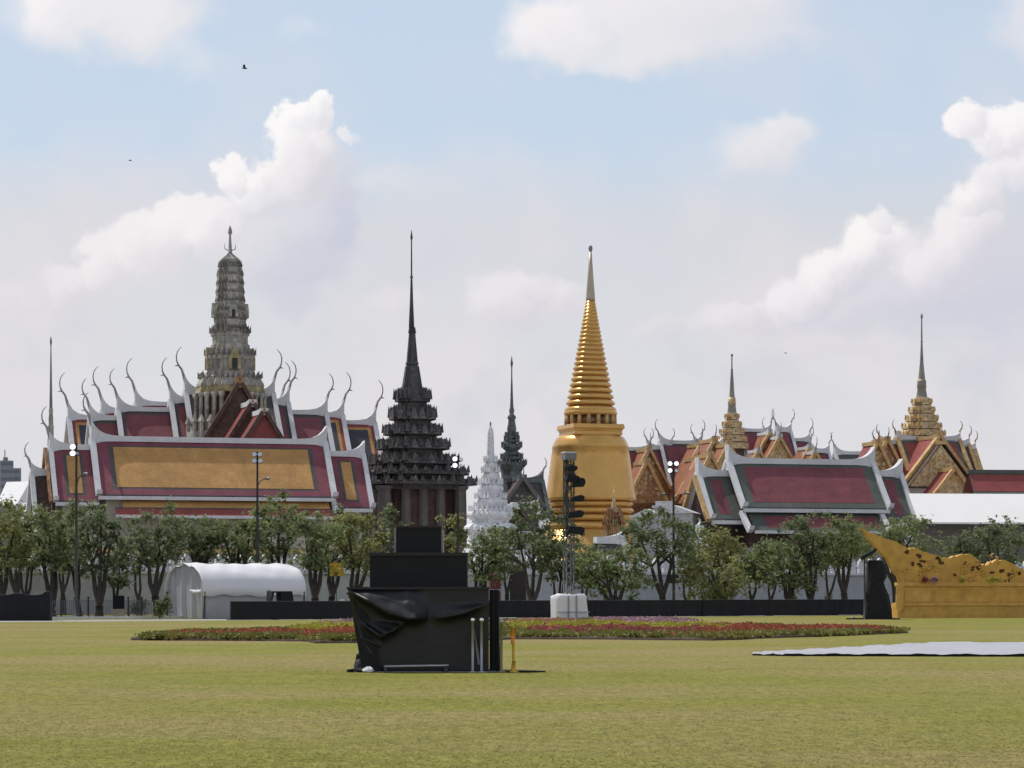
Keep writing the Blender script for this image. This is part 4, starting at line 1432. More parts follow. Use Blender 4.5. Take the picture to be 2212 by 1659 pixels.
# temple precinct inside the wall: ground floor masses seen between crowns
t = thing('gallery', 'long low white cloister with ochre band behind the battlemented wall', 'building', (wx(450, 232), 232, 0), TH)
mb = MB()
mb.box(-16, 13, -1, 1, 0, 4.6)
mb.build('wall', M_WALLW, t)
mb = MB()
mb.prism([(-16, 4.6), (13, 4.6), (13, 5.0), (-16, 5.0)], -1.5, 1.5)
mb.build('cornice', M_GOLDT, t)
mb = MB()
mb.add([(-16, -1.6, 5.0), (13, -1.6, 5.0), (13, 0, 6.0), (-16, 0, 6.0), (13, 1.6, 5.0), (-16, 1.6, 5.0)], [(0, 1, 2, 3), (3, 2, 4, 5), (0, 3, 5), (1, 4, 2)])
mb.build('roof', M_COLUMN, t)
t = thing('gallery', 'low white cloister behind the wall below the maroon roofed hall', 'building', (wx(1740, 228), 228, 0), TH)
mb = MB()
mb.box(-10, 14, -1, 1, 0, 4.2)
mb.build('wall', M_WALLW, t)
mb = MB()
mb.add([(-10, -1.6, 4.2), (14, -1.6, 4.2), (14, 0, 5.0), (-10, 0, 5.0), (14, 1.6, 4.2), (-10, 1.6, 4.2)], [(0, 1, 2, 3), (3, 2, 4, 5), (0, 3, 5), (1, 4, 2)])
mb.build('roof', M_DARK, t)
t = thing('gate_gable', 'small dark gate roof with flared white ridge above trees left of floodlight pole', 'gate', (wx(1316, 205), 205, 0), TH)
hh = Hall.__new__(Hall)
hh.root = t
zz = wz(1168, 205)
hh.tier(-1.1, 1.1, zz, zz - 1.0, 0.9, [(M_DARK, 0)], chofa=(0, 0.01), sw=(0, 0.45), gab=(M_STUCCO, M_STUCCO), wallm=M_WALLW)


# ------------------------------------------------------------------ trees
def leaf_cloud(centers, radii, count, size, seed):
    r = np.random.default_rng(seed)
    centers = np.asarray(centers)
    radii = np.asarray(radii)
    w = (radii[:, 0] * radii[:, 1] * radii[:, 2]) ** 0.72
    idx = r.choice(len(centers), count, p=w / w.sum())
    dirs = r.normal(size=(count, 3))
    dirs /= np.linalg.norm(dirs, axis=1, keepdims=True)
    rad = np.clip(np.abs(r.normal(0.0, 0.62, (count, 1))) + 0.12, 0, 1.7)
    p = centers[idx] + dirs * rad * radii[idx]
    p[:, 2] -= 0.10 * (rad[:, 0] ** 2) * radii[idx][:, 2]
    # random leaf quads, a little elongated, tending to face up and out
    nrm = dirs * 0.5 + r.normal(size=(count, 3)) * 0.6 + np.array([-0.15, 0.0, 0.5])
    nrm /= np.linalg.norm(nrm, axis=1, keepdims=True)
    a = np.cross(nrm, r.normal(size=(count, 3)))
    a /= np.linalg.norm(a, axis=1, keepdims=True) + 1e-9
    b = np.cross(nrm, a)
    s = size * r.uniform(0.55, 1.35, (count, 1))
    v = np.stack([p - a * s, p - b * s * 0.55 + nrm * s * 0.1, p + a * s, p + b * s * 0.55 + nrm * s * 0.1], axis=1).reshape(-1, 3)
    f = np.arange(count * 4).reshape(-1, 4)
    return v, f


def tree(px, Y, label, x0, x1, ytop, ybot, forks=3, lm=0, dens=1.0, base=None, seed=0, lean=0.0, group='trees along the palace wall', stem=0.16, name='broadleaf_tree', holes=0.0):
    """crown spans picture columns x0..x1, rows ytop..ybot; trunk foot at column px"""
    rr = random.Random(seed * 13 + 5)
    ex = (x1 - x0) * 0.19
    x0, x1, ytop, ybot = x0 - ex, x1 + ex, ytop - 6, ybot + 12
    stem *= 1.15
    X = wx(px, Y)
    t = thing(name, label, 'tree', (X, Y, 0), 0, group)
    cx = wx((x0 + x1) / 2, Y) - X
    hwid = (x1 - x0) / 2 * Y / F
    zt, zb = wz(ytop, Y), wz(ybot, Y)
    cz, hz = (zt + zb) / 2, (zt - zb) / 2
    fork = max(0.5, zb * rr.uniform(0.35, 0.6))
    mb = MB()
    mb.tube([(0, 0, -0.05), (0.02, 0, 0.25), (rr.uniform(-.06, .06) + lean * 0.4, 0, fork * 0.6), (lean * 0.8, 0, fork)], [stem * 1.35, stem, stem * 0.9, stem * 0.92], 8)
    tips = []
    for i in range(forks):
        f = (i + 0.5) / forks * 2 - 1
        tx = cx + f * hwid * 0.62 + rr.uniform(-.15, .15)
        ty = rr.uniform(-1, 1) * hwid * 0.5
        tz = cz + hz * rr.uniform(0.0, 0.45)
        mx, my = lean * 0.8 + (tx - lean) * 0.45, ty * 0.4
        mz = fork + (tz - fork) * 0.5
        p = [(lean * 0.8, 0, fork - 0.05), (lean + (mx - lean) * 0.5 + f * 0.12, my * 0.5, fork + (mz - fork) * 0.45), (mx + rr.uniform(-.1, .1), my, mz), (tx, ty, tz)]
        mb.tube(p, [stem * 0.72, stem * 0.58, stem * 0.42, stem * 0.16], 6)
        tips.append((tx, ty, tz))
        for q in range(2):
            a = Vector(p[2])
            b = a + Vector((rr.uniform(-1, 1) * hwid * 0.5, rr.uniform(-1, 1) * hwid * 0.4, rr.uniform(0.2, 0.8) * hz))
            mb.tube([a, (a + b) / 2 + Vector((0, 0, 0.1)), b], [stem * 0.36, stem * 0.25, stem * 0.08], 5)
    mb.build('trunk', M_BARK, t)
    cs, rs = [], []
    nb = int(14 + 9 * hwid)
    for i in range(nb):
        a = rr.uniform(0, 2 * math.pi)
        q = math.sqrt(rr.random()) * 0.78
        zz = rr.uniform(-0.72, 0.80)
        lim = math.sqrt(max(0.1, 1 - (zz * 0.9) ** 2))
        s = rr.uniform(0.20, 0.44) * min(1.3, 0.6 + 0.35 * hwid)
        cs.append((cx + math.cos(a) * q * hwid * lim * 1.05, math.sin(a) * q * hwid * lim * 0.9, cz + zz * hz))
        rs.append((s * 1.45, s * 1.45, s * 0.95))
    if seed % 3 == 0:
        for q in range(4):
            cs.append((cx + rr.uniform(-.35, .35) * hwid, rr.uniform(-.3, .3) * hwid, cz + hz * rr.uniform(0.8, 1.15)))
            rs.append((0.42, 0.42, 0.5))
    for tp in tips:
        cs.append(tp)
        rs.append((0.55, 0.55, 0.4))
    # a few straggling sprays that break the outline
    for i in range(6):
        a = rr.uniform(0, 2 * math.pi)
        cs.append((cx + math.cos(a) * hwid * 1.02, rr.uniform(-.5, .5) * hwid, cz + rr.uniform(-0.9, 0.95) * hz * (0.6 if abs(math.cos(a)) > .7 else 1)))
        rs.append((0.28, 0.28, 0.34))
    cnt = int((700 + 480 * hwid * hz) * dens)
    v, f = leaf_cloud(cs, rs, cnt, 0.125, seed + 100)
    np_mesh('crown', v, f, M_LEAF[lm], t)
    return t


TREES = [
    # px, Y, x0, x1, ytop, ybot, forks, leaf, label
    (6, 158, -60, 58, 1096, 1232, 3, 2, 'yellowish leafy tree cut by the left edge of the view'),
    (58, 164, 20, 98, 1105, 1240, 3, 1, 'dark multi-stemmed tree behind the black fabric screen at far left'),
    (112, 157, 62, 150, 1086, 1235, 3, 0, 'tall green tree just right of the black fabric screen at left'),
    (172, 160, 130, 196, 1105, 1250, 2, 0, 'narrow green tree behind the first floodlight pole'),
    (214, 155, 170, 266, 1078, 1250, 3, 3, 'big dark forked tree between first floodlight pole and white tent'),
    (250, 163, 236, 276, 1180, 1268, 2, 1, 'small thin dark tree with black wrapped stem beside the big forked tree'),
    (339, 156, 284, 396, 1108, 1222, 3, 1, 'sparse forked tree with bare lower stem at left end of the tent'),
    (430, 166, 388, 476, 1118, 1226, 3, 1, 'dark tree behind the left half of the white tent roof'),
    (520, 166, 462, 566, 1112, 1222, 3, 0, 'green tree behind the middle of the white tent roof'),
    (600, 168, 546, 650, 1082, 1226, 3, 0, 'tall green tree behind the right end of the tent by second floodlight pole'),
    (684, 158, 636, 736, 1104, 1240, 3, 0, 'leaning forked tree right of the white tent'),
    (768, 162, 724, 846, 1106, 1238, 3, 2, 'broad light green tree left of the black covered tower'),
    (830, 170, 810, 880, 1115, 1230, 2, 1, 'dim tree partly hidden by the black covered tower top'),
    (974, 176, 950, 1000, 1112, 1235, 2, 2, 'narrow upright light green tree right of the tower top'),
    (1038, 170, 996, 1094, 1132, 1262, 3, 0, 'airy light green tree in front of the white prang'),
    (1152, 164, 1084, 1228, 1104, 1242, 3, 1, 'large round tree on two stems left of the speaker mast'),
    (1204, 168, 1176, 1254, 1150, 1270, 3, 3, 'smaller tree directly behind the speaker mast'),
    (1322, 166, 1246, 1398, 1182, 1284, 4, 0, 'low spreading tree right of speaker mast'),
    (1430, 168, 1352, 1496, 1110, 1206, 3, 1, 'dark round tree on twin pale stems beside the four-lamp pole'),
    (1560, 164, 1478, 1618, 1196, 1292, 4, 2, 'low bushy yellow green tree right of the four-lamp pole'),
    (1546, 172, 1502, 1600, 1142, 1230, 3, 2, 'yellow green treetop above the low bushy tree'),
    (1628, 172, 1594, 1678, 1188, 1262, 2, 0, 'slender small tree with twin trunks before the maroon hall'),
    (1702, 166, 1660, 1750, 1172, 1272, 3, 0, 'wide vase-shaped tree before the middle of the maroon hall'),
    (1752, 168, 1700, 1800, 1096, 1240, 3, 3, 'tallest tree before the maroon hall, rising over its eave'),
    (1826, 168, 1770, 1866, 1128, 1214, 3, 0, 'open forked tree left of the gold ornament'),
    (1935, 182, 1852, 2012, 1122, 1200, 4, 0, 'tree behind the tip of the gold ornament'),
    (2068, 184, 2030, 2112, 1152, 1222, 3, 1, 'dark tree behind the middle of the gold ornament'),
    (34, 174, -20, 76, 1108, 1228, 3, 0, 'hazy green tree standing behind the first two trees at far left'),
    (138, 172, 98, 176, 1112, 1232, 3, 3, 'grey green tree behind, between the tall green tree and first floodlight pole'),
    (298, 176, 262, 330, 1150, 1236, 2, 3, 'low dull tree in the gap between big forked tree and sparse forked tree'),
    (716, 176, 680, 770, 1118, 1228, 3, 3, 'dull tree seen between the leaning forked tree and the broad light one'),
    (1096, 178, 1060, 1132, 1140, 1236, 2, 3, 'dull green tree behind, right of the airy tree before the white prang'),
    (1262, 178, 1228, 1300, 1172, 1262, 2, 1, 'low dark tree in the gap right of the speaker mast'),
    (1486, 180, 1452, 1520, 1170, 1262, 2, 3, 'grey green tree behind the four-lamp pole on its right'),
    (1668, 180, 1634, 1706, 1168, 1256, 2, 1, 'dark tree behind, between the slender and the vase-shaped trees'),
    (1792, 180, 1760, 1836, 1140, 1236, 2, 0, 'mid green tree behind, between tallest and open forked trees'),
    (2162, 182, 2100, 2240, 1138, 1222, 4, 3, 'full green tree behind the gold ornament at right edge'),
]


def barrier_y(px):
    """distance of the barrier line where it crosses a picture column"""
    q = (px - CX) / F
    d_ = _b1 - _b0
    t_ = (q * _b0.y - _b0.x) / (d_.x - q * d_.y)
    return _b0.y + t_ * d_.y


for i, (px, Y, x0, x1, yt, yb, fk, lm, lab) in enumerate(TREES):
    if 640 < px < 1880:
        Y = max(Y, barrier_y(px) + 2.5)
    tree(px, Y, lab, x0, x1, yt, yb, fk, lm, seed=i, dens=1.0, lean=random.uniform(-0.15, 0.15),
         stem=0.20 if (x1 - x0) > 85 else 0.13)

# clipped shrubs behind the barrier
for i, (px, py, Y, lab) in enumerate([(1362, 1297, 176, 'small round dark shrub behind black barrier left of four-lamp pole'), (1326, 1299, 176, 'small square dark planter shrub behind barrier right of speaker mast'),
                                      (1713, 1298, 182, 'small round shrub behind barrier below the vase-shaped tree'), (1788, 1298, 182, 'small round shrub behind barrier below the tallest tree')]):
    t = thing('clipped_shrub', lab, 'shrub', (wx(px, Y), Y, 0), 0, 'clipped shrubs behind the barrier')
    mb = MB()
    mb.tube([(0, 0, 0), (0, 0, 0.8)], [0.05, 0.04], 6)
    mb.build('stem', M_BARK, t)
    v, f = leaf_cloud([(0, 0, 1.05)], [(0.3, 0.3, 0.32)], 420, 0.06, 300 + i)
    np_mesh('foliage', v, f, M_LEAF[1], t)
# scrubby low bush behind tent-left and under tree by pole
for i, (px, Y, w, hgt, lm, lab) in enumerate([(300, 162, 0.5, 1.0, 1, 'low dark bush beside the left end of the white tent'), (352, 150, 0.35, 1.3, 1, 'dark upright bush touching the white tent corner')]):
    t = thing('bush', lab, 'bush', (wx(px, Y), Y, 0))
    v, f = leaf_cloud([(0, 0, hgt * 0.5), (0.2, 0, hgt * 0.75), (-0.2, 0.1, hgt * 0.4)], [(w, w, hgt * 0.5)] * 3, 700, 0.08, 330 + i)
    np_mesh('foliage', v, f, M_LEAF[lm], t)

# ------------------------------------------------------------------ barrier and fence at the field edge
B0, B1 = Vector((*line_pt(500, 144), 0)), Vector((*line_pt(1872, 172.5), 0))
d = B1 - B0
bl_ = d.length
t = thing('crowd_barrier', 'long low black cloth-covered barrier across the far edge of the lawn', 'barrier', tuple(B0), math.atan2(d.y, d.x))
npan = 17
plen = bl_ / npan
mb = MB()
nseg = 10
vs, fs = [], []
for i in range(nseg + 1):
    x = 0.004 + (plen - 0.008) * i / nseg
    sag_ = 0.018 * math.sin(math.pi * i / nseg)
    for (zz, yy_) in ((0.015, 0.0), (0.5, 0.02 + 0.012 * math.sin(i * 1.9)), (0.97 - sag_, 0.0), (0.975 - sag_, 0.14), (0.015, 0.16)):
        vs.append((x, yy_ + 0.012 * math.sin(i * 1.7), zz))
for i in range(nseg):
    for j in range(4):
        fs.append((i * 5 + j, (i + 1) * 5 + j, (i + 1) * 5 + j + 1, i * 5 + j + 1))
fs += [tuple(range(5)), tuple(nseg * 5 + q for q in reversed(range(5)))]
mb.add(vs, fs)
p0 = mb.build('cloth_panel', M_BLACK, t)
for i in range(1, npan):
    o = p0.copy()
    o.parent = t
    o.location = (plen * i, random.uniform(-0.03, 0.03), random.uniform(-0.008, 0.02))
    o.rotation_euler = (random.uniform(-0.01, 0.01), 0, 0)
    col.objects.link(o)
mb = MB()
mb.tube([(0, 0.07, 0.965), (bl_, 0.07, 0.965)], 0.02, 6)
mb.build('top_rail', M_DPOLE, t)
pfoot = MB()
pfoot.box(-0.03, 0.03, -0.3, 0.45, 0.0, 0.05)
pf = pfoot.build('foot', M_DPOLE, t)
for i in range(1, 18):
    o = pf.copy()
    o.location = (bl_ * i / 17 if i < 17 else bl_ - 0.05, 0, 0)
    o.parent = t
    col.objects.link(o)

# steel fence at left
Y0f = 153
f0, f1 = Vector((*line_pt(-80, 152), 0)), Vector((*line_pt(362, 160), 0))
d = f1 - f0
fl = d.length
t = thing('steel_fence', 'low grey steel fence with dark posts between left trees and palace wall', 'fence', tuple(f0), math.atan2(d.y, d.x))
pm = MB()
pm.box(-0.035, 0.035, -0.035, 0.035, 0, 1.12)
pm.box(-0.06, 0.06, -0.06, 0.06, 1.12, 1.17)
fp = pm.build('post', M_DPOLE, t)
npst = 15
for i in range(1, npst + 1):
    o = fp.copy()
    o.location = (fl * i / npst, 0, 0)
    o.parent = t
    col.objects.link(o)
rm = MB()
rm.box(0.05, fl / npst - 0.05, -0.015, 0.015, 0.16, 0.20)
rm.box(0.05, fl / npst - 0.05, -0.015, 0.015, 0.92, 0.96)
for q in range(7):
    x = 0.1 + q * (fl / npst - 0.2) / 6
    rm.box(x - 0.012, x + 0.012, -0.012, 0.012, 0.2, 0.92)
fr0 = rm.build('rail_panel', M_GREYP, t)
for i in range(1, npst):
    o = fr0.copy()
    o.location = (fl * i / npst, 0, 0)
    o.parent = t
    col.objects.link(o)

# black fabric screen at far left
Y = gy(1341)
t = thing('fabric_screen', 'black fabric-covered box screen at the left edge of the lawn', 'screen', (wx(108, Y), Y, 0), R(4))
mb = MB()
W_ = 150 * Y / F
vs, fs = [], []
n = 26
for i in range(n + 1):
    x = -W_ + W_ * i / n
    top = 1.37 + 0.05 * math.sin(i * 0.55) + (0.08 if i > n - 3 else 0)
    for zz, yo in ((0, 0), (0.5, 0.03 * math.sin(i * 1.3)), (top - 0.02, 0.02 * math.sin(i * 0.8)), (top, 0.06), (top - 0.05, 1.2), (0, 1.25)):
        vs.append((x, yo, zz))
for i in range(n):
    for j in range(5):
        fs.append((i * 6 + j, (i + 1) * 6 + j, (i + 1) * 6 + j + 1, i * 6 + j + 1))
fs.append(tuple(n * 6 + j for j in range(6)))
fs.append(tuple(reversed(range(6))))
mb.add(vs, fs)
mb.build('cloth', M_BLACK, t)

# ------------------------------------------------------------------ white tent
Y = 150.0
t = thing('white_tent', 'white barrel-roofed marquee tent with grey fabric walls', 'tent', (wx(440, Y), Y, 0), TF)
Lt, Wt, Zw, Zt = 6.1, 4.4, 1.47, 3.0
nu, na = 44, 22
vs, fs = [], []
for i in range(nu + 1):
    x = -0.12 + (Lt + 0.24) * i / nu
    for j in range(na + 1):
        a = math.pi * j / na
        y = Wt / 2 - math.cos(a) * (Wt / 2 + 0.16)
        z = Zw + math.sin(a) ** 0.85 * (Zt - Zw)
        rip = 0.035 * math.sin(x * 5.1 + math.sin(a * 3) * 2.0) * math.sin(a) + 0.03 * math.sin(a * 9 + x * 1.2)
        e = max(0, 1 - abs(x + 0.1) / 1.1)
        rip += 0.05 * e * math.sin(a * 13)
        if j in (0, na):
            z -= 0.22 + 0.05 * math.sin(x * 4.2)
        vs.append((x, y + rip * 0.5, z + rip))
for i in range(nu):
    for j in range(na):
        fs.append((i * (na + 1) + j, (i + 1) * (na + 1) + j, (i + 1) * (na + 1) + j + 1, i * (na + 1) + j + 1))
mb = MB()
mb.add(vs, fs, True)
o = mb.build('roof', M_TENT, t)
sol = o.modifiers.new('solid', 'SOLIDIFY')
sol.thickness = 0.03


def cloth_wall(pa, pb, zb, ztop, amp, freq, nx=40, nz=8, seed=0, topf=None):
    rr = random.Random(seed)
    ph = rr.uniform(0, 6)
    pa, pb = Vector(pa), Vector(pb)
    dd = pb - pa
    nrm = Vector((dd.y, -dd.x)).normalized()
    vs, fs = [], []
    for i in range(nx + 1):
        t_ = i / nx
        p = pa + dd * t_
        zt_ = topf(t_) if topf else ztop
        for j in range(nz + 1):
            s = j / nz
            off = amp * (math.sin(freq * t_ * 6.28 + ph + s * 0.8) * (0.3 + 0.7 * (1 - s)) + 0.5 * math.sin(freq * 2.3 * t_ * 6.28 + ph * 2 + s * 2))
            q = p + nrm * off
            vs.append((q.x, q.y, zb + (zt_ - zb) * s))
    for i in range(nx):
        for j in range(nz):
            fs.append((i * (nz + 1) + j, (i + 1) * (nz + 1) + j, (i + 1) * (nz + 1) + j + 1, i * (nz + 1) + j + 1))
    return vs, fs


mb = MB()
mb.add(*cloth_wall((0.05, 0.05), (Lt, 0.05), 0.02, Zw + 0.05, 0.03, 4, seed=1), True)
mb.build('side_wall', M_TENTW, t)
mb = MB()
mb.add(*cloth_wall((Lt, Wt - 0.05), (0.05, Wt - 0.05), 0.02, Zw + 0.05, 0.03, 4, seed=2), True)
mb.build('side_wall', M_TENTW, t)
arch = lambda t_: Zw + math.sin(math.acos(max(-1, min(1, 1 - 2 * t_)))) ** 0.85 * (Zt - Zw) - 0.03
mb = MB()
mb.add(*cloth_wall((0.06, Wt - 0.06), (0.06, 0.06), 0.02, Zw, 0.07, 3, nx=44, nz=14, seed=3, topf=arch), True)
mb.build('end_wall', M_TENTW, t)
mb = MB()
mb.add(*cloth_wall((Lt - 0.03, 0.06), (Lt - 0.03, Wt - 0.06), 0.02, Zw, 0.05, 3, nx=30, nz=8, seed=4, topf=arch), True)
mb.build('end_wall', M_TENTW, t)
# rolled curtain over the end opening and loose flap at the foot
mb = MB()
mb.tube([(-0.15, -0.05, Zw + 0.02), (-0.22, 0.6, Zw - 0.02), (-0.2, 1.25, Zw + 0.06)], [0.09, 0.12, 0.08], 7)
mb.build('rolled_flap', M_TENT, t)
for (x, y) in ((0.0, -0.12), (Lt, -0.12), (0.0, Wt + 0.1), (Lt, Wt + 0.1)):
    mb = MB()
    mb.tube([(x, y, 0.03), (x, y, Zw)], 0.045, 8)
    mb.box(x - 0.16, x + 0.16, y - 0.16, y + 0.16, 0, 0.035)
    mb.build('pole', M_DPOLE, t)

# ------------------------------------------------------------------ black cab behind barrier
Y = 148.3
t = thing('utility_cart', 'black utility cart cab with open window showing above the barrier by the tent', 'cart', (wx(601, Y), Y, 0), R(20))
mb = MB()
mb.prism([(-0.95, 0.35), (0.95, 0.35), (0.95, 0.95), (-0.95, 0.95)], -0.55, 0.55)
mb.build('body', M_BLACK, t)
mb = MB()
mb.prism([(-0.55, 0.95), (-0.46, 0.95), (-0.36, 1.42), (0.02, 1.42), (0.02, 0.95), (0.72, 0.95), (0.64, 1.5), (-0.45, 1.5)], -0.5, 0.5)
mb.build('cab', M_BLACK, t)
mb = MB()
mb.tube([(-0.5, -0.5, 0.98), (-0.78, -0.62, 1.2), (-0.78, -0.62, 1.5), (-0.6, -0.55, 1.55)], 0.03, 5)
mb.build('mirror_frame', M_DPOLE, t)
for (x, y) in ((-0.6, -0.56), (0.6, -0.56), (-0.6, 0.56), (0.6, 0.56)):
    mb = MB()
    vs = [(x + 0.28 * math.cos(a * math.pi / 6), y + s_ * 0.09, 0.28 + 0.28 * math.sin(a * math.pi / 6)) for s_ in (-1, 1) for a in range(12)]
    mb.add(vs, [tuple(range(12)), tuple(reversed(range(12, 24)))] + [(a, 12 + a, 12 + (a + 1) % 12, (a + 1) % 12) for a in range(12)])
    mb.build('wheel', M_BLACK, t)

Y = 156
t = thing('motorbike', 'dark motorbike with white fairing parked behind the black barrier left of the draped tower', 'motorbike', (wx(742, Y), Y, 0), R(8))
for x in (-0.6, 0.6):
    mb = MB()
    vs = [(x + 0.29 * math.cos(a * math.pi / 7), s_ * 0.05, 0.29 + 0.29 * math.sin(a * math.pi / 7)) for s_ in (-1, 1) for a in range(14)]
    mb.add(vs, [tuple(range(14)), tuple(reversed(range(14, 28)))] + [(a, 14 + a, 14 + (a + 1) % 14, (a + 1) % 14) for a in range(14)])
    mb.build('wheel', M_BLACK, t)
mb = MB()
mb.prism([(-0.75, 0.62), (-0.4, 0.45), (0.25, 0.3), (0.5, 0.7), (0.42, 0.95), (0.15, 0.72), (-0.25, 0.82), (-0.8, 0.9)], -0.16, 0.16)
mb.build('body', M_DPOLE, t)
mb = MB()
mb.ball((0.42, 0, 1.0), 0.2, 10, 6, 0.9)
mb.ball((-0.1, 0, 0.94), 0.22, 10, 6, 0.5)
mb.build('fairing', M_STUCCO, t)
mb = MB()
mb.tube([(0.3, -0.34, 1.18), (0.26, 0, 1.12), (0.3, 0.34, 1.18)], 0.025, 5)
mb.tube([(0.3, -0.3, 1.15), (0.22, -0.34, 1.34)], 0.02, 5)
mb.ball((0.2, -0.36, 1.38), 0.08, 8, 5, 1.1)
mb.build('handlebar', M_DPOLE, t)

# ------------------------------------------------------------------ floodlight poles


def lamp_head(t, x, y, z, size=0.2, yaw=0.0, tilt=-0.2, lit=True):
    """floodlight facing (sin yaw, -cos yaw)"""
    n = 12
    mb = MB()
    vs = []
    for (yy_, r) in ((0.24, size * 0.45), (0.1, size * 0.85), (0.0, size), (-0.05, size)):
        vs += [(r * math.cos(2 * math.pi * k / n), yy_, r * math.sin(2 * math.pi * k / n)) for k in range(n)]
    fs = [(i * n + k, i * n + (k + 1) % n, (i + 1) * n + (k + 1) % n, (i + 1) * n + k) for i in range(3) for k in range(n)] + [tuple(range(n))]
    mb.add(vs, fs)
    o = mb.build('lamp_head', M_DPOLE, t)
    o.location = (x, y, z)
    o.rotation_euler = (tilt, 0, yaw)
    mb = MB()
    mb.add([(size * 0.93 * math.cos(2 * math.pi * k / n), -0.045, size * 0.93 * math.sin(2 * math.pi * k / n)) for k in range(n)], [tuple(reversed(range(n)))])
    mb.build('lens', M_LIT if lit else M_LAMPG, o)


def pole(px, Y, ytop, label, heads, arms=(), sign=None):
    t = thing('floodlight_pole', label, 'lamp post', (wx(px, Y), Y, 0), 0, 'floodlight poles along the field edge')
    zt = wz(ytop, Y)
    mb = MB()
    mb.tube([(0, 0, 0), (0, 0, 1.0), (0, 0, 1.05), (0, 0, zt)], [0.13, 0.12, 0.095, 0.055], 8)
    mb.box(-0.2, 0.2, -0.2, 0.2, 0, 0.06)
    mb.build('pole', M_DPOLE, t)
    k = Y / F
    mb = MB()
    for (hx, hy, sz) in heads:
        z = wz(hy, Y)
        mb.box(min(0, (hx - px) * k), max(0, (hx - px) * k), 0.02, 0.07, z - 0.03, z + 0.03)
    mb.build('crossbar', M_DPOLE, t)
    for (hx, hy, sz) in heads:
        lamp_head(t, (hx - px) * k, -0.12, wz(hy, Y), sz, 0.0, -0.3, 'unlit' not in label and sz > 0.125)
    for (ax, ay, bx, by) in arms:
        mb = MB()
        za, zb = wz(ay, Y), wz(by, Y)
        x1 = (bx - px) * k
        mb.tube([(0, 0, za), (x1 * 0.4, -0.05, za + (zb - za) * 0.75), (x1, -0.1, zb)], 0.03, 5)
        mb.build('lamp_arm', M_DPOLE, t)
        mb = MB()
        mb.tube([(x1 * 0.9, -0.1, zb + 0.02), (x1 + math.copysign(0.25, x1), -0.12, zb)], [0.06, 0.09], 6)
        mb.build('street_lamp', M_GREYP, t)
    if sign:
        mb = MB()
        x0, x1, ya, yb = sign
        mb.box((x0 - px) * k, (x1 - px) * k, -0.2, -0.12, wz(yb, Y), wz(ya, Y))
        mb.build('control_box', M_DPOLE, t)
    return t


pole(165, 150, 958, 'tall floodlight pole with two bright lamps and side lamp left of white tent', [(158, 966, 0.17), (158, 980, 0.17), (168, 980, 0.09)], [(165, 1052, 180, 1024)])
pole(556, 164, 976, 'floodlight pole with unlit lamp cluster in front of the large ochre roof', [(550, 982, 0.15), (562, 982, 0.15), (550, 996, 0.15), (563, 996, 0.15)], [(556, 1050, 574, 1034)])
pole(989, 168, 984, 'floodlight pole with two bright stacked lamps in front of the dark mondop', [(983, 992, 0.16), (983, 1006, 0.16), (996, 993, 0.12), (996, 1006, 0.10)])
pole(1455, 170, 996, 'floodlight pole with four bright lamps and small box, right of golden stupa', [(1447, 1002, 0.15), (1461, 1002, 0.15), (1447, 1017, 0.15), (1461, 1017, 0.12)], [(1455, 1078, 1480, 1066), (1455, 1078, 1434, 1068)], (1444, 1466, 1241, 1260))
# wrapped cabinet left
for (px, Y, lab) in ((256, 156, 'black wrapped cabinet on cream base beside the big forked tree'),):
    t = thing('cabinet', lab, 'cabinet', (wx(px, Y), Y, 0), R(10))
    mb = MB()
    mb.box(-0.32, 0.32, -0.25, 0.25, 0.5, 1.25)
    mb.build('wrap', M_BLACK, t)
    mb = MB()
    mb.box(-0.36, 0.36, -0.3, 0.3, 0.0, 0.49)
    mb.build('base', mat('cream plastic', (0.42, 0.37, 0.25), rough=0.7), t)

# ------------------------------------------------------------------ speaker mast
Y = 156.0
t = thing('speaker_mast', 'steel truss mast with black loudspeakers on white covered base', 'loudspeaker mast', (wx(1229, Y), Y, 0), R(20))
k = Y / F
ztop = wz(990, Y)
z0m = 0.9
tw = 0.22
chord = MB()
for (x, y) in ((-tw, -tw), (tw, -tw), (tw, tw), (-tw, tw)):
    chord.tube([(x, y, z0m), (x, y, ztop)], 0.045, 5)
chord.build('chord', M_MAST, t)
br = MB()
nb = int((ztop - z0m) / 0.42)
for i in range(nb):
    za = z0m + i * 0.42
    sg = 1 if i % 2 else -1
    for (ax, ay, bx, by) in ((-tw, -tw, tw, -tw), (tw, -tw, tw, tw), (tw, tw, -tw, tw), (-tw, tw, -tw, -tw)):
        if sg < 0:
            ax, ay, bx, by = bx, by, ax, ay
        br.tube([(ax, ay, za), (bx, by, za + 0.42)], 0.022, 4, cap=False)
br.build('lattice_brace', M_MAST, t, 'stuff')
mb = MB()
mb.box(-0.34, 0.34, -0.3, 0.3, ztop - 0.1, ztop + 0.28)
mb.build('head_block', M_GREYP, t)
for (py, x0, x1, hgt, sl) in ((1012, 1218, 1240, 12, 0), (1034, 1214, 1245, 18, -0.06), (1044, 1232, 1258, 20, 0.05), (1078, 1226, 1256, 14, 0.04), (1112, 1216, 1254, 16, 0.05), (1145, 1217, 1256, 17, -0.04)):
    mb = MB()
    xa, xb = (x0 - 1229) * k, (x1 - 1229) * k
    hz_ = hgt * k / 2
    zc = wz(py, Y)
    mb.prism([(xa, zc - hz_ * 0.7 - sl), (xb - 0.12, zc - hz_ + sl), (xb, zc - hz_ * 0.3 + sl), (xb, zc + hz_ * 0.6 + sl), (xb - 0.2, zc + hz_ + sl), (xa + 0.1, zc + hz_ * 0.7 - sl)], -0.62, -0.2)
    mb.build('loudspeaker', M_BLACK, t)
mb = MB()
mb.box(-0.36, 0.36, -0.32, 0.32, ztop + 0.282, ztop + 0.36)
mb.build('head_cap', M_STUCCO, t)
mb = MB()
_r = random.Random(4)
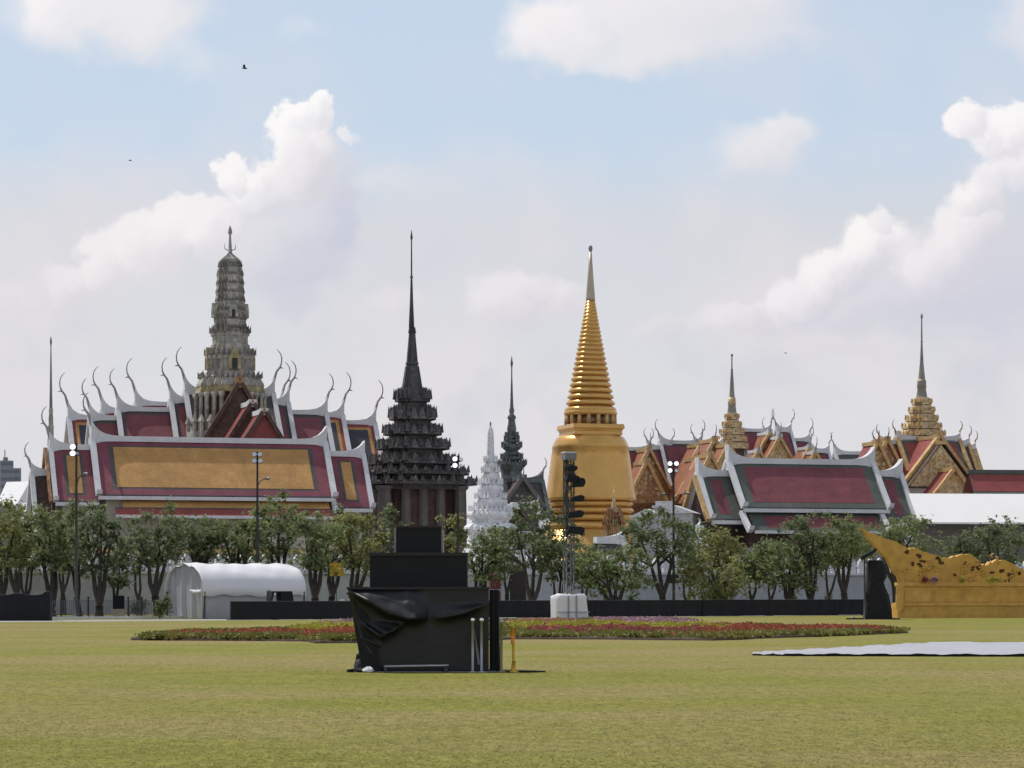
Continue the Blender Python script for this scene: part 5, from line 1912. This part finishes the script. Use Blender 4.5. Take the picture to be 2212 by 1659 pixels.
for ci in range(4):
    xx = -0.33 + ci * 0.05
    mb.tube([(xx + _r.uniform(-.05, .05), -0.33 + _r.uniform(-.04, .04), ztop - 0.1 - q * 0.33) for q in range(14)], [0.045] * 14, 5)
for (py, x0, x1) in ((1008, 1217, 1236), (1020, 1216, 1234), (1028, 1220, 1238), (1055, 1216, 1230), (1092, 1217, 1232)):
    mb.box((x0 - 1229) * k, (x1 - 1229) * k, -0.45, -0.31, wz(py + 5, Y), wz(py - 5, Y))
mb.build('cable_bundle', M_DPOLE, t)
# wrapped base
vs, fs = [], []
n, m_ = 36, 9
for i in range(n):
    a = 2 * math.pi * i / n
    c_, s_ = math.cos(a), math.sin(a)
    q = max(abs(c_), abs(s_)) ** 0.75
    for j in range(m_):
        s = j / (m_ - 1)
        r_ = (1.0 - 0.05 * s) * (1 + 0.04 * math.sin(a * 7 + s * 4) * (1 - s * 0.5))
        if j == m_ - 1:
            r_ *= 0.86
        vs.append((0.98 * c_ / q * r_, 0.7 * s_ / q * r_, 1.32 * min(1, s * 1.06) - (0.05 if j == m_ - 1 else 0) * math.sin(a * 3)))
for i in range(n):
    for j in range(m_ - 1):
        a_, b_ = i * m_, ((i + 1) % n) * m_
        fs.append((a_ + j, b_ + j, b_ + j + 1, a_ + j + 1))
fs.append(tuple(i * m_ + m_ - 1 for i in range(n)))
mb = MB()
mb.add(vs, fs, True)
mb.build('white_cover', M_TENT, t)
for x in (-0.3, 0.18):
    mb = MB()
    mb.box(x - 0.035, x + 0.035, -0.76, -0.68, 0.0, 1.25)
    mb.build('strap', mat('lilac grey strap', (0.30, 0.30, 0.36), rough=0.7), t)
mb = MB()
mb.box(-0.96, 0.96, -0.76, -0.69, 0.30, 0.35)
mb.build('strap', MATS['lilac grey strap'], t)

# ------------------------------------------------------------------ gate booth between tower and mast
Y = 183
t = thing('guard_booth', 'dark brown guard booth with white gatepost and red boards, right of black tower', 'booth', (wx(1105, Y), Y, 0), R(14))
k = Y / F
mb = MB()
mb.box(-0.2, 0.85, -0.5, 0.5, 0, 3.2)
mb.build('cabin', mat('brown boards', (0.07, 0.055, 0.05), rough=0.8), t)
mb = MB()
mb.box(-0.5, -0.25, -0.55, -0.3, 0, 3.5)
mb.build('gatepost', M_STUCCO, t)
mb = MB()
mb.box(-1.5, -0.8, -0.3, 0.2, 1.6, 3.1)
mb.box(-1.2, -0.8, -0.28, 0.2, 0.9, 1.5)
mb.build('red_board', M_REDP, t)
mb = MB()
mb.box(0.75, 1.25, -0.45, 0.45, 0, 1.75)
mb.build('side_cabinet', M_WALLW, t)
# yellow banner under the trees
Y = 168
t = thing('banner', 'small yellow banner hanging under trees left of the black tower', 'banner', (wx(727, Y), Y, 0), R(5))
mb = MB()
mb.box(-0.02, 0.02, -0.02, 0.02, 0, 3.3)
mb.build('pole', M_DPOLE, t)
mb = MB()
mb.add(*cloth_wall((-0.42, -0.03), (0.42, -0.03), 2.4, 3.2, 0.04, 1.5, nx=12, nz=4, seed=9))
o = mb.build('cloth', M_YELLOW, t)
sm = o.modifiers.new('solid', 'SOLIDIFY')
sm.thickness = 0.02

# ------------------------------------------------------------------ black draped equipment tower
Y = gy(1452)                      # 53.6 m
k = Y / F
t = thing('equipment_tower', 'three-tier equipment stack draped in black plastic sheeting on the lawn', 'covered equipment', (wx(915, Y), Y, 0), 0)
lx = lambda px: (px - 915) * k
lz = lambda py: wz(py, Y)


def seg_dist(px, py, ax, ay, bx, by):
    dx, dy = bx - ax, by - ay
    L2 = dx * dx + dy * dy
    q = max(0, min(1, ((px - ax) * dx + (py - ay) * dy) / L2))
    return math.hypot(px - ax - q * dx, py - ay - q * dy), q


def front_cloth():
    """drape of the bottom tier; grid in (picture column, row) then depth from folds"""
    nx, nz = 96, 66
    vs, fs = [], []
    folds = [  # polyline ridge, width, height
        ([(756, 1278), (768, 1330), (782, 1385), (800, 1412)], 7, 0.06),
        ([(784, 1378), (800, 1386), (818, 1393)], 4, 0.06),
        ([(790, 1352), (806, 1362), (824, 1376)], 4, 0.06),
        ([(826, 1380), (828, 1440)], 6, 0.05),
        ([(881, 1276), (884, 1326)], 8, 0.02),
    ]
    swags = [  # lower edge, upper edge, how far the edge stands out
        ([(752, 1274), (800, 1300), (842, 1325), (885, 1337), (928, 1333)], lambda x: 1274, 0.42),
        ([(928, 1333), (960, 1334), (1010, 1322), (1056, 1300)], lambda x: 1304, 0.20),
        ([(776, 1336), (800, 1362), (824, 1374), (850, 1362), (884, 1338)], lambda x: 1340, 0.2),
    ]

    def interp0(tab, x):
        for (xa, ya), (xb, yb) in zip(tab, tab[1:]):
            if xa <= x <= xb:
                return ya + (yb - ya) * (x - xa) / (xb - xa)
        return tab[-1][1]
    for i in range(nx + 1):
        for j in range(nz + 1):
            a, b = i / nx, j / nz
            py = 1270 + (1448 - 1270) * b
            xl = 751 + (779 - 751) * min(1, b * 1.06)
            px = xl + (1056 - xl) * a
            off = 0.0
            for pl, w, hgt in folds:
                dm = min(seg_dist(px, py, *pl[q], *pl[q + 1])[0] for q in range(len(pl) - 1))
                off += hgt * math.exp(-(dm / w) ** 2)
            for pl, ytop_, amp in swags:
                if pl[0][0] < px < pl[-1][0]:
                    yl = interp0(pl, px)
                    edge = min(1, (px - pl[0][0]) / 45, (pl[-1][0] - px) / 30)
                    ang_ = math.atan2(py - pl[0][1] + 6, px - pl[0][0] + 14)
                    edge *= 1 + 0.07 * math.sin(ang_ * 34) + 0.04 * math.sin(px * 0.11 + ang_ * 21)
                    yt_ = ytop_(px)
                    if py <= yl:
                        off += amp * edge * max(0.0, (py - yt_) / max(6.0, yl - yt_)) ** 1.1
                    else:
                        off += amp * edge * math.exp(-((py - yl) / 7.0) ** 1.3)
            off += 0.006 * math.sin(px * 0.05 + 1.3 * math.sin(py * 0.021)) * b
            # lower left corner pinches back to the leg
            off -= 0.16 * max(0, 1 - a * 5) * b
            vs.append((lx(px), -off, lz(py)))
    for i in range(nx):
        for j in range(nz):
            fs.append((i * (nz + 1) + j, i * (nz + 1) + j + 1, (i + 1) * (nz + 1) + j + 1, (i + 1) * (nz + 1) + j))
    return vs, fs


mb = MB()
mb.add(*front_cloth(), True)
o = mb.build('front_sheet', M_SHEET, t)
mb = MB()
# body behind the sheet: wide top, pinched foot
mb.prism([(lx(782), 0.03), (lx(1054), 0.03), (lx(1054), lz(1271)), (lx(753), lz(1271))], 0.02, 2.0)
mb.build('base_stage', M_BLACK, t)
mb = MB()
mb.prism([(lx(749), lz(1273)), (lx(1058), lz(1273)), (lx(1058), lz(1268)), (lx(749), lz(1268))], -0.06, 2.05)
mb.build('top_hem', M_SHEET, t)
mb = MB()
mb.add(*cloth_wall((lx(1057), 0.25), (lx(1078), 0.25), 0.01, lz(1274), 0.01, 2, nx=10, nz=6, seed=12))
mb.prism([(lx(1057), 0.01), (lx(1080), 0.01), (lx(1076), lz(1274)), (lx(1057), lz(1274))], 0.27, 1.9)
mb.build('side_stack', M_BLACK, t)
mb = MB()
mb.box(lx(797), lx(1008), 0.35, 1.75, lz(1268), lz(1197))
mb.build('middle_case', M_BLACK, t)
mb = MB()
mb.box(lx(795), lx(1010), 0.32, 1.78, lz(1200), lz(1193))
mb.build('middle_lid', M_SHEET, t)
mb = MB()
mb.box(lx(855), lx(951), 0.6, 1.5, lz(1192.9), lz(1137))
mb.build('top_case', M_BLACK, t)
mb = MB()
mb.box(lx(853.5), lx(952.5), 0.58, 1.52, lz(1138), lz(1134))
mb.build('top_lid', mat('dark edge strip', (0.03, 0.022, 0.025), rough=0.5), t)
mb = MB()
mb.box(lx(848), lx(853), 0.62, 1.48, lz(1192.9), lz(1139))
mb.box(lx(951.3), lx(955), 0.62, 1.48, lz(1192.9), lz(1142))
mb.build('case_side', M_GREYP, t)
mb = MB()
mb.ball((lx(784), 0.3, 0.12), 0.21, 12, 8, 1.2)
mb.ball((lx(777), 0.25, 0.08), 0.13, 10, 6, 0.8)
_r = random.Random(8)
mb.v = [(x + _r.uniform(-.04, .04), y + _r.uniform(-.04, .04), max(0.01, z + _r.uniform(-.035, .035))) for x, y, z in mb.v]
mb.sm = [False] * len(mb.f)
mb.build('gathered_cloth', M_SHEET, t)
mb = MB()
mb.box(lx(765), lx(1072), -0.14, 0.3, 0.004, 0.02)
mb.build('ground_mat', M_GREYP, t)
# things lying against it
t2 = thing('steel_bar', 'thin steel bar lying along the foot of the black draped stack', 'bar', (lx(0) + wx(915, Y) * 0 + wx(899, Y) - lx(0), Y - 0.2, 0))
mb = MB()
mb.tube([(-0.61, 0, 0.115), (0.63, 0.02, 0.135)], 0.028, 8)
mb.build('tube', M_STEEL, t2)
for x in (-0.58, 0.58):
    mb = MB()
    mb.box(x - 0.03, x + 0.03, -0.06, 0.06, 0, 0.1)
    mb.build('rest', M_DPOLE, t2)
t2 = thing('sandbag', 'crumpled white plastic bag on grass at foot of the black stack', 'bag', (wx(798, Y), Y - 0.28, 0))
r_ = random.Random(3)
mb = MB()
mb.ball((0, 0, 0.045), 0.085, 12, 7, 0.6)
mb.v = [(x * (1 + r_.uniform(-.25, .25)) * 1.3, y * (1 + r_.uniform(-.2, .2)), max(0.0, z * (1 + r_.uniform(-.35, .35)))) for x, y, z in mb.v]
mb.sm = [False] * len(mb.f)
mb.build('bag', M_TENT, t2)
t2['category'] = 'bag'
t2 = thing('cable_bundle', 'dark cable bundle on the grass left of the black stack', 'cable', (wx(770, Y), Y - 0.1, 0))
mb = MB()
mb.tube([(-0.16, -0.1, 0.03), (0.0, 0.05, 0.045), (0.2, -0.05, 0.05), (0.42, 0.06, 0.04)], [0.03, 0.04, 0.045, 0.04], 6)
mb.tube([(-0.1, 0.05, 0.025), (0.1, -0.08, 0.03), (0.35, -0.06, 0.03)], [0.025, 0.03, 0.03], 6)
mb.build('cable', M_BLACK, t2)


def stanchion(px, Y, label, hgt=1.0, m=None, ball=M_CHROME, lean=0.0, pair=0.0, group='queue posts at the black stack'):
    t = thing('queue_post', label, 'post', (wx(px, Y), Y, 0), 0, group)
    mb = MB()
    mb.tube([(0, 0, 0.02), (lean, 0, hgt - 0.06)], 0.027, 10)
    mb.build('shaft', m or M_GREYP, t)
    if pair:
        mb = MB()
        mb.tube([(0.03, 0.05, hgt - 0.2), (pair, 0.08, 0.15)], [0.016, 0.03], 6)
        mb.build('belt', M_GREYP, t)
    if ball:
        mb = MB()
        mb.ball((lean, 0, hgt - 0.02), 0.048, 12, 8)
        mb.build('knob', ball, t)
    mb = MB()
    mb.loft(CIRC(14), [(0.0, 0.10), (0.015, 0.10), (0.03, 0.03)], True)
    mb.build('base', m or M_GREYP, t)
    return t


Ys = Y - 0.22
M_POSTG = mat('light grey post', (0.34, 0.34, 0.36), rough=0.4, metal=0.5)
stanchion(1021, Ys, 'grey queue post with polished ball and hanging strap, before the black stack', 1.03, M_POSTG, pair=0.12)
stanchion(1040, Ys, 'plain grey queue post with polished ball, right of the strapped post', 1.03, M_POSTG)
stanchion(1083, Ys, 'olive-banded queue post just outside right edge of the black stack', 1.0, M_BELT, M_POSTG)
t = stanchion(1110, Ys + 0.1, 'yellow queue post with orange top beside the black stack', 0.92, M_YELLOW, None, -0.02)
mb = MB()
mb.tube([(-0.02, 0, 0.55), (-0.02, 0, 0.86)], 0.042, 8)
mb.build('orange_sleeve', M_ORNG, t)
mb = MB()
mb.tube([(-0.015, 0, 0.0), (0.0, 0, 0.22)], [0.05, 0.035], 8)
mb.build('yellow_foot', M_YELLOW, t)
mb = MB()
mb.box(-0.14, 0.12, -0.01, 0.02, 0.98, 1.0)
# flat black strip painting the stack's cast shadow on the grass to the right
t = thing('stack_shadow', 'thin flat dark strip painted as the black stack shadow on the grass', 'painted shadow', (wx(1090, Y), Y - 0.05, 0), R(-3))
mb = MB()
mb.prism([(-0.05, 0.004), (0.8, 0.004), (0.78, 0.03), (-0.03, 0.03)], -0.06, 0.06)
mb.build('strip', M_BLACK, t)

# ------------------------------------------------------------------ white ground sheet at right
t = thing('ground_sheet', 'wide white sheet stretched on a low platform on lawn at right', 'ground sheet', (0, 0, 0))


def gp(px, py, z=0.0):
    Yd = F * (CAMH - z) / (py - HY)
    return Vector((wx(px, Yd), Yd, z))


fr = [gp(1626, 1416), gp(1700, 1417.5), gp(1900, 1418), gp(2100, 1418.5), gp(2420, 1419)]
bk = [gp(1627, 1411, 0.02), gp(1720, 1406, 0.05), gp(1860, 1398, 0.08), gp(2010, 1389.5, 0.10), gp(2420, 1388, 0.10)]
hts = [0.05, 0.10, 0.12, 0.13, 0.13]
mb = MB()
vs, fs = [], []
n1, n2 = 60, 14


def lerpl(pts, t_):
    q = t_ * (len(pts) - 1)
    i = min(int(q), len(pts) - 2)
    return pts[i] + (pts[i + 1] - pts[i]) * (q - i)


for i in range(n1 + 1):
    a = i / n1
    pf, pb = lerpl(fr, a), lerpl(bk, a)
    hh = 0.035 + 0.025 * min(1, a * 3)
    for j in range(n2 + 1):
        b = j / n2
        p = pf + (pb - pf) * b
        z = hh + (pb.z + 0.03 - hh) * b + 0.012 * math.sin(i * 0.9 + j * 0.7) + 0.008 * math.sin(i * 2.3 - j)
        vs.append((p.x, p.y, max(z, 0.02)))
for i in range(n1):
    for j in range(n2):
        fs.append((i * (n2 + 1) + j, (i + 1) * (n2 + 1) + j, (i + 1) * (n2 + 1) + j + 1, i * (n2 + 1) + j + 1))
mb.add(vs, fs, True)
mb.build('sheet', M_SHEETW, t)
mb = MB()
vs, fs = [], []
for i in range(n1 + 1):
    a = i / n1
    pf = lerpl(fr, a)
    hh = 0.035 + 0.025 * min(1, a * 3)
    top = max(0.02, hh + 0.012 * math.sin(i * 0.9) + 0.008 * math.sin(i * 2.3)) - 0.004
    vs += [(pf.x, pf.y + 0.02, 0.0), (pf.x, pf.y - 0.005, top), (pf.x, pf.y + 0.3, top - 0.01)]
for i in range(n1):
    fs += [(i * 3, i * 3 + 3, i * 3 + 4, i * 3 + 1), (i * 3 + 1, i * 3 + 4, i * 3 + 5, i * 3 + 2)]
fs += [(0, 1, 2)]
mb.add(vs, fs)
mb.build('platform_edge', M_BLACK, t)

# ------------------------------------------------------------------ draped speaker at right
Y = gy(1338)
k = Y / F
t = thing('draped_speaker', 'tall black draped loudspeaker stack in front of gold ornament', 'covered loudspeaker', (wx(1902, Y), Y, 0), 0)
lx = lambda px: (px - 1902) * k
lz = lambda py: wz(py, Y)
vs, fs = [], []
rows = [(1338, 1868, 1930), (1318, 1871, 1928), (1300, 1872, 1925), (1285, 1870, 1922), (1268, 1873, 1914), (1258, 1875, 1912), (1246, 1876, 1918), (1228, 1876, 1916), (1214, 1876, 1912), (1210, 1878, 1908)]
n = 20
for (py, xa, xb) in rows:
    for i in range(n):
        a = 2 * math.pi * i / n
        c_, s_ = math.cos(a), math.sin(a)
        q = max(abs(c_), abs(s_)) ** 0.8
        xm, hw_ = (lx(xa) + lx(xb)) / 2, (lx(xb) - lx(xa)) / 2
        vs.append((xm + hw_ * c_ / q * (1 + 0.03 * math.sin(a * 5 + py)), 0.65 + 0.6 * s_ / q * (1 + 0.05 * math.sin(a * 6 + py * 0.3)), lz(py)))
for j in range(len(rows) - 1):
    for i in range(n):
        fs.append((j * n + i, j * n + (i + 1) % n, (j + 1) * n + (i + 1) % n, (j + 1) * n + i))
fs.append(tuple((len(rows) - 1) * n + i for i in range(n)))
mb = MB()
mb.add(vs, fs)
mb.build('drape', M_BLACK, t)
mb = MB()
mb.box(lx(1855), lx(1945), 0.1, 1.4, 0, 0.06)
mb.build('base_mat', M_BLACK, t)
t = thing('stage_light', 'black stage floodlight on slim pole beside the draped speaker stack', 'stage light', (wx(1868, Y), Y + 0.1, 0), 0)
mb = MB()
mb.tube([(0, 0, 0), (0, 0, wz(1203, Y))], [0.05, 0.04], 8)
mb.build('pole', M_DPOLE, t)
mb = MB()
zc = wz(1198, Y)
mb.prism([(-0.22, zc - 0.22), (-0.14, zc - 0.28), (0.52, zc + 0.12), (0.66, zc + 0.30), (0.50, zc + 0.34), (0.42, zc + 0.22), (-0.18, zc - 0.08)], -0.3, 0.3)
mb.build('head', M_BLACK, t)
t = thing('cable_box', 'pale box with cable on grass left of the draped speaker stack', 'box', (wx(1842, Y), Y - 0.1, 0))
mb = MB()
mb.prism([(-0.12, 0.0), (0.16, 0.0), (0.12, 0.13), (-0.04, 0.16)], -0.12, 0.12)
mb.build('box', M_WALLW, t)
mb = MB()
mb.tube([(-0.35, 0, 0.03), (-0.1, -0.15, 0.04), (0.3, -0.15, 0.04), (0.55, 0, 0.05)], 0.04, 6)
mb.build('cable', M_BLACK, t)

# ------------------------------------------------------------------ gold ornament at right
Y = 156.0
k = Y / F
t = thing('gold_ornament', 'mustard gold flame-shaped ornamental screen with sweeping pointed tip on a long plinth', 'ornament', (wx(1950, Y), Y, 0), R(5))
lx = lambda px: (px - 1950) * k
lz = lambda py: wz(py, Y)
outline = [(1862, 1141), (1880, 1151), (1900, 1157), (1916, 1165), (1932, 1168), (1950, 1178), (1966, 1186), (1980, 1183), (1996, 1192), (2020, 1198), (2040, 1205), (2058, 1205), (2076, 1199), (2098, 1196), (2112, 1204),
           (2120, 1215), (2126, 1222), (2140, 1220), (2154, 1212), (2172, 1209), (2188, 1214), (2204, 1224), (2222, 1232), (2250, 1226), (2280, 1230), (2320, 1242), (2320, 1276), (1945, 1276),
           (1948, 1262), (1944, 1246), (1936, 1238), (1926, 1222), (1918, 1206), (1906, 1196), (1896, 1186), (1888, 1174), (1878, 1166), (1872, 1154)]
# serrate the rim with small flame tongues
pts = []
rr = random.Random(11)
for i in range(26):
    (xa, ya), (xb, yb) = outline[i], outline[(i + 1) % len(outline)]
    pts.append((xa, ya))
    pts.append(((xa + xb) / 2 - 1.5, (ya + yb) / 2 - rr.uniform(1.0, 3.5)))
    pts.append(((xa + xb) / 2 + 2, (ya + yb) / 2 + 0.5))
pts += outline[26:]
mb = MB()
mb.prism([(lx(x), lz(y)) for x, y in reversed(pts)], 0.2, 0.95)
mb.build('flame_screen', M_ORNA, t)
# raised scrolls and cut-work on it
cut = MB()
for (x, y, r1) in ((1962, 1193, 8), (1986, 1202, 10), (1996, 1214, 9), (1990, 1222, 11), (1976, 1218, 8), (2030, 1208, 10), (2036, 1216, 8), (2108, 1230, 10), (2120, 1226, 12), (2150, 1238, 9), (2172, 1230, 10), (2190, 1240, 12), (2206, 1236, 9), (2064, 1240, 7), (2090, 1216, 6), (2182, 1252, 9)):
    for q in range(3):
        dx, dy = rr.uniform(-4, 4), rr.uniform(-4, 4)
        a, b = lx(x + dx), lz(y + dy)
        w = r1 * k * rr.uniform(0.25, 0.5)
        h_ = r1 * k * rr.uniform(0.2, 0.42)
        cut.prism([(a + w * math.cos(j * math.pi / 4) * (1.2 if j % 2 else 0.8), b + h_ * math.sin(j * math.pi / 4)) for j in range(8)], 0.16, 0.22)
cut.build('cut_work', M_ORNAD, t, 'stuff')
sc_ = MB()
for i in range(46):
    x = rr.uniform(1935, 2210)
    y = rr.uniform(1200, 1268)
    if y < 1196 + abs(math.sin((x - 1990) * 0.02)) * 20 or x < 1925 + (y - 1200) * 0.3:
        continue
    a0 = rr.uniform(0, 6)
    s_ = rr.uniform(4, 9) * k
    sp_ = [(lx(x) + s_ * (1 - q / 9) * math.cos(a0 + q * 0.75), 0.17, lz(y) + s_ * (1 - q / 9) * math.sin(a0 + q * 0.75)) for q in range(8)]
    sc_.tube(sp_, [0.05 * (1 - q / 9) + 0.01 for q in range(8)], 5)
sc_.build('scroll_relief', M_ORNA2, t, 'stuff')
mb = MB()
mb.box(lx(1936), lx(2330), -0.35, 1.3, 0.0, lz(1304))
mb.build('lower_plinth', M_ORNA, t)
mb = MB()
mb.box(lx(1946), lx(2330), -0.2, 1.2, lz(1304) + 0.002, lz(1264))
mb.build('upper_plinth', M_ORNA, t)
mb = MB()
mb.box(lx(1940), lx(2330), -0.42, 1.36, lz(1308), lz(1302.5))
mb.box(lx(1943), lx(2330), -0.28, 1.27, lz(1266), lz(1258))
mb.build('moulding', M_ORNA2, t)
for x in (1950, 2016, 2082, 2148, 2214, 2280):
    mb = MB()
    mb.box(lx(x + 3), lx(x + 60), -0.225, -0.198, lz(1300), lz(1270))
    mb.build('panel', M_ORNA2 if x < 2000 else M_ORNA, t)
mb = MB()
mb.prism([(lx(1930), lz(1314)), (lx(1938), lz(1322)), (lx(1946), lz(1312)), (lx(1946), lz(1264)), (lx(1931), lz(1264))], -0.6, -0.45)
mb.build('corner_post', M_ORNA2, t)
# potted flowers on the plinth ledge
for (x, w, mname, lab) in ((1998, 14, 'crimson', 'dark red flower bunch on the gold plinth'), (2018, 18, 'pink', 'pale pink flower bunch on the gold plinth'), 
                           (2078, 14, 'yellow', 'small yellow flower bunch on the gold plinth'), (2146, 38, 'yellow', 'large spread of yellow flowers on the gold plinth')):
    t2 = thing('flower_bunch', lab, 'flowers', (wx(x, Y - 0.4), Y - 0.4, wz(1258, Y)))
    hw_ = w * k / 2
    v, f = leaf_cloud([(-hw_ * 0.4, 0, 0.12), (hw_ * 0.4, 0, 0.16), (0, 0, 0.22)], [(hw_ * 0.7, 0.14, 0.15)] * 3, 380, 0.05, 500 + x)
    np_mesh('petals', v, f, M_FLOWER[mname], t2)

# ------------------------------------------------------------------ flower bed
bed_f = [(283, 1383), (400, 1384), (600, 1385), (664, 1386), (680, 1390), (800, 1389), (1000, 1386), (1110, 1381), (1300, 1381.5), (1420, 1383), (1540, 1384), (1600, 1382), (1650, 1379), (1760, 1376), (1960, 1367.5)]
bed_b = [(283, 1380), (400, 1368), (600, 1362), (664, 1360), (680, 1354), (800, 1346), (1000, 1342), (1110, 1341), (1300, 1341), (1420, 1343), (1540, 1349), (1600, 1352), (1650, 1354), (1760, 1357), (1960, 1364.5)]
mb = MB()
vs, fs = [], []
for (a, b) in zip(bed_f, bed_b):
    pf, pb = gp(*a), gp(*b)
    vs += [(pf.x, pf.y, 0.0), (pf.x, pf.y + 0.05, 0.06), (pb.x, pb.y - 0.05, 0.05), (pb.x, pb.y, 0.0)]
for i in range(len(bed_f) - 1):
    for j in range(3):
        fs.append((i * 4 + j, (i + 1) * 4 + j, (i + 1) * 4 + j + 1, i * 4 + j + 1))
fs += [(0, 1, 2, 3)]
mb.add(vs, fs)
structure(mb.build('flower_bed_soil', M_SOIL))


def interp(tab, x):
    for (xa, ya), (xb, yb) in zip(tab, tab[1:]):
        if xa <= x <= xb:
            return ya + (yb - ya) * (x - xa) / (xb - xa)
    return tab[-1][1]


def plants(name, x0, x1, f0, f1, m, count, hgt, seed, size=0.07):
    """tufts filling the bed between fractions f0..f1 of its depth (0 = front)"""
    r = np.random.default_rng(seed)
    cs = []
    for q in range(count):
        x = r.uniform(x0, x1)
        wob = 0.06 * math.sin(x * 0.03 + seed) + 0.05 * math.sin(x * 0.11)
        f_ = min(0.98, max(0.02, r.uniform(f0, f1) + wob))
        a, b = interp(bed_f, x), interp(bed_b, x)
        pa, pb = gp(x, a), gp(x, b)
        p = pa + (pb - pa) * f_
        if pb.y - pa.y < 1.2:
            continue
        cs.append((p.x, p.y, 0.06 + hgt * r.uniform(0.35, 0.7)))
    cs = np.array(cs)
    n_ = 12
    idx = np.repeat(np.arange(len(cs)), n_)
    off = r.normal(size=(len(idx), 3)) * np.array([0.17, 0.17, hgt * 0.38])
    p = cs[idx] + off
    p[:, 2] = np.maximum(p[:, 2], 0.055)
    s = size * r.uniform(0.6, 1.5, (len(idx), 1))
    d1 = r.normal(size=(len(idx), 3))
    d1 /= np.linalg.norm(d1, axis=1, keepdims=True)
    d2 = np.cross(d1, r.normal(size=(len(idx), 3)))
    d2 /= np.linalg.norm(d2, axis=1, keepdims=True)
    v = np.stack([p - d1 * s, p + d2 * s * 0.7, p + d1 * s, p - d2 * s * 0.7], axis=1).reshape(-1, 3)
    f = np.arange(len(idx) * 4).reshape(-1, 4)
    o = np_mesh(name, v, f, m, None, 'stuff')
    return o


plants('bedding_foliage', 320, 1930, 0.02, 0.16, M_BEDLEAF, 2600, 0.11, 1)
plants('bedding_foliage', 330, 1940, 0.30, 0.95, M_BEDLEAF, 3600, 0.07, 2)
plants('red_flowers', 400, 1000, 0.17, 0.40, M_FLOWER['red'], 1500, 0.13, 3)
plants('red_flowers', 1480, 1905, 0.17, 0.60, M_FLOWER['red'], 1900, 0.13, 4)
plants('crimson_flowers', 1150, 1520, 0.17, 0.32, M_FLOWER['crimson'], 1200, 0.12, 5)
plants('yellow_flowers', 640, 1000, 0.45, 0.75, M_FLOWER['yellow'], 1700, 0.14, 6)
plants('yellow_flowers', 1110, 1570, 0.34, 0.60, M_FLOWER['yellow'], 1900, 0.13, 7)
plants('pink_flowers', 1290, 1490, 0.70, 0.98, M_FLOWER['pink'], 1100, 0.13, 8)
plants('pink_flowers', 700, 900, 0.8, 0.98, M_FLOWER['pink'], 600, 0.13, 9)
plants('peach_flowers', 1100, 1300, 0.58, 0.8, M_FLOWER['peach'], 700, 0.10, 10)

# ------------------------------------------------------------------ short grass on the near lawn
r = np.random.default_rng(55)
NB = 70000
u_ = r.uniform(0, 1, NB)
Yg = 1.0 / (1 / 23.5 + (1 / 62.0 - 1 / 23.5) * u_)
Xg = r.uniform(-0.205, 0.205, NB) * Yg
keep = ~((Yg > 53.0) & (Yg < 56.5) & (Xg > -3.3) & (Xg < 0.6))
Yg, Xg = Yg[keep], Xg[keep]
NB = len(Yg)
hb = r.uniform(0.002, 0.010, NB)
ang = r.uniform(0, 2 * np.pi, NB)
wb = r.uniform(0.008, 0.018, NB)
ln = r.normal(size=(NB, 2)) * 0.022
base = np.stack([Xg, Yg, np.full(NB, 0.001)], 1)
dv = np.stack([np.cos(ang) * wb, np.sin(ang) * wb, np.zeros(NB)], 1)
tip = base + np.stack([ln[:, 0], ln[:, 1], hb], 1)
v = np.stack([base - dv, base + dv, tip], 1).reshape(-1, 3)
np_mesh('grass', v, np.arange(NB * 3).reshape(-1, 3), M_GRASS, None, 'stuff')

# ------------------------------------------------------------------ birds
for (px, py, Y, s, roll, lab) in ((528, 148, 210, 0.36, 1.2, 'dark bird with wings raised flying in blue sky above the prang'), (281, 347, 230, 0.24, 0.3, 'tiny dark bird flying at upper left below the cloud bank'), (1697, 763, 240, 0.24, 0.15, 'tiny dark bird gliding between the two gilt spires')):
    t = thing('bird', lab, 'bird', (wx(px, Y), Y, wz(py, Y)), R(30))
    mb = MB()
    mb.tube([(-0.6 * s, 0, 0), (-0.3 * s, 0, 0.02), (0.2 * s, 0, 0.02), (0.5 * s, 0, 0.05 * s), (0.68 * s, 0, 0.02)], [0.03 * s, 0.14 * s, 0.17 * s, 0.1 * s, 0.02 * s], 6)
    mb.build('body', M_BIRD, t)
    for sd in (-1, 1):
        mb = MB()
        zr_ = math.sin(roll) * s
        mb.add([(-0.2 * s, 0, 0.02), (0.25 * s, 0, 0.02), (0.12 * s, sd * 0.55 * s * math.cos(roll), zr_ * 0.6), (-0.2 * s, sd * 1.1 * s * math.cos(roll), zr_), (-0.28 * s, sd * 0.5 * s * math.cos(roll), zr_ * 0.5),
                (0.0, 0, -0.03), ], [(0, 1, 2, 4), (4, 2, 3), (0, 5, 1)])
        mb.build('wing', M_BIRD, t)
print('objects', len(bpy.data.objects))
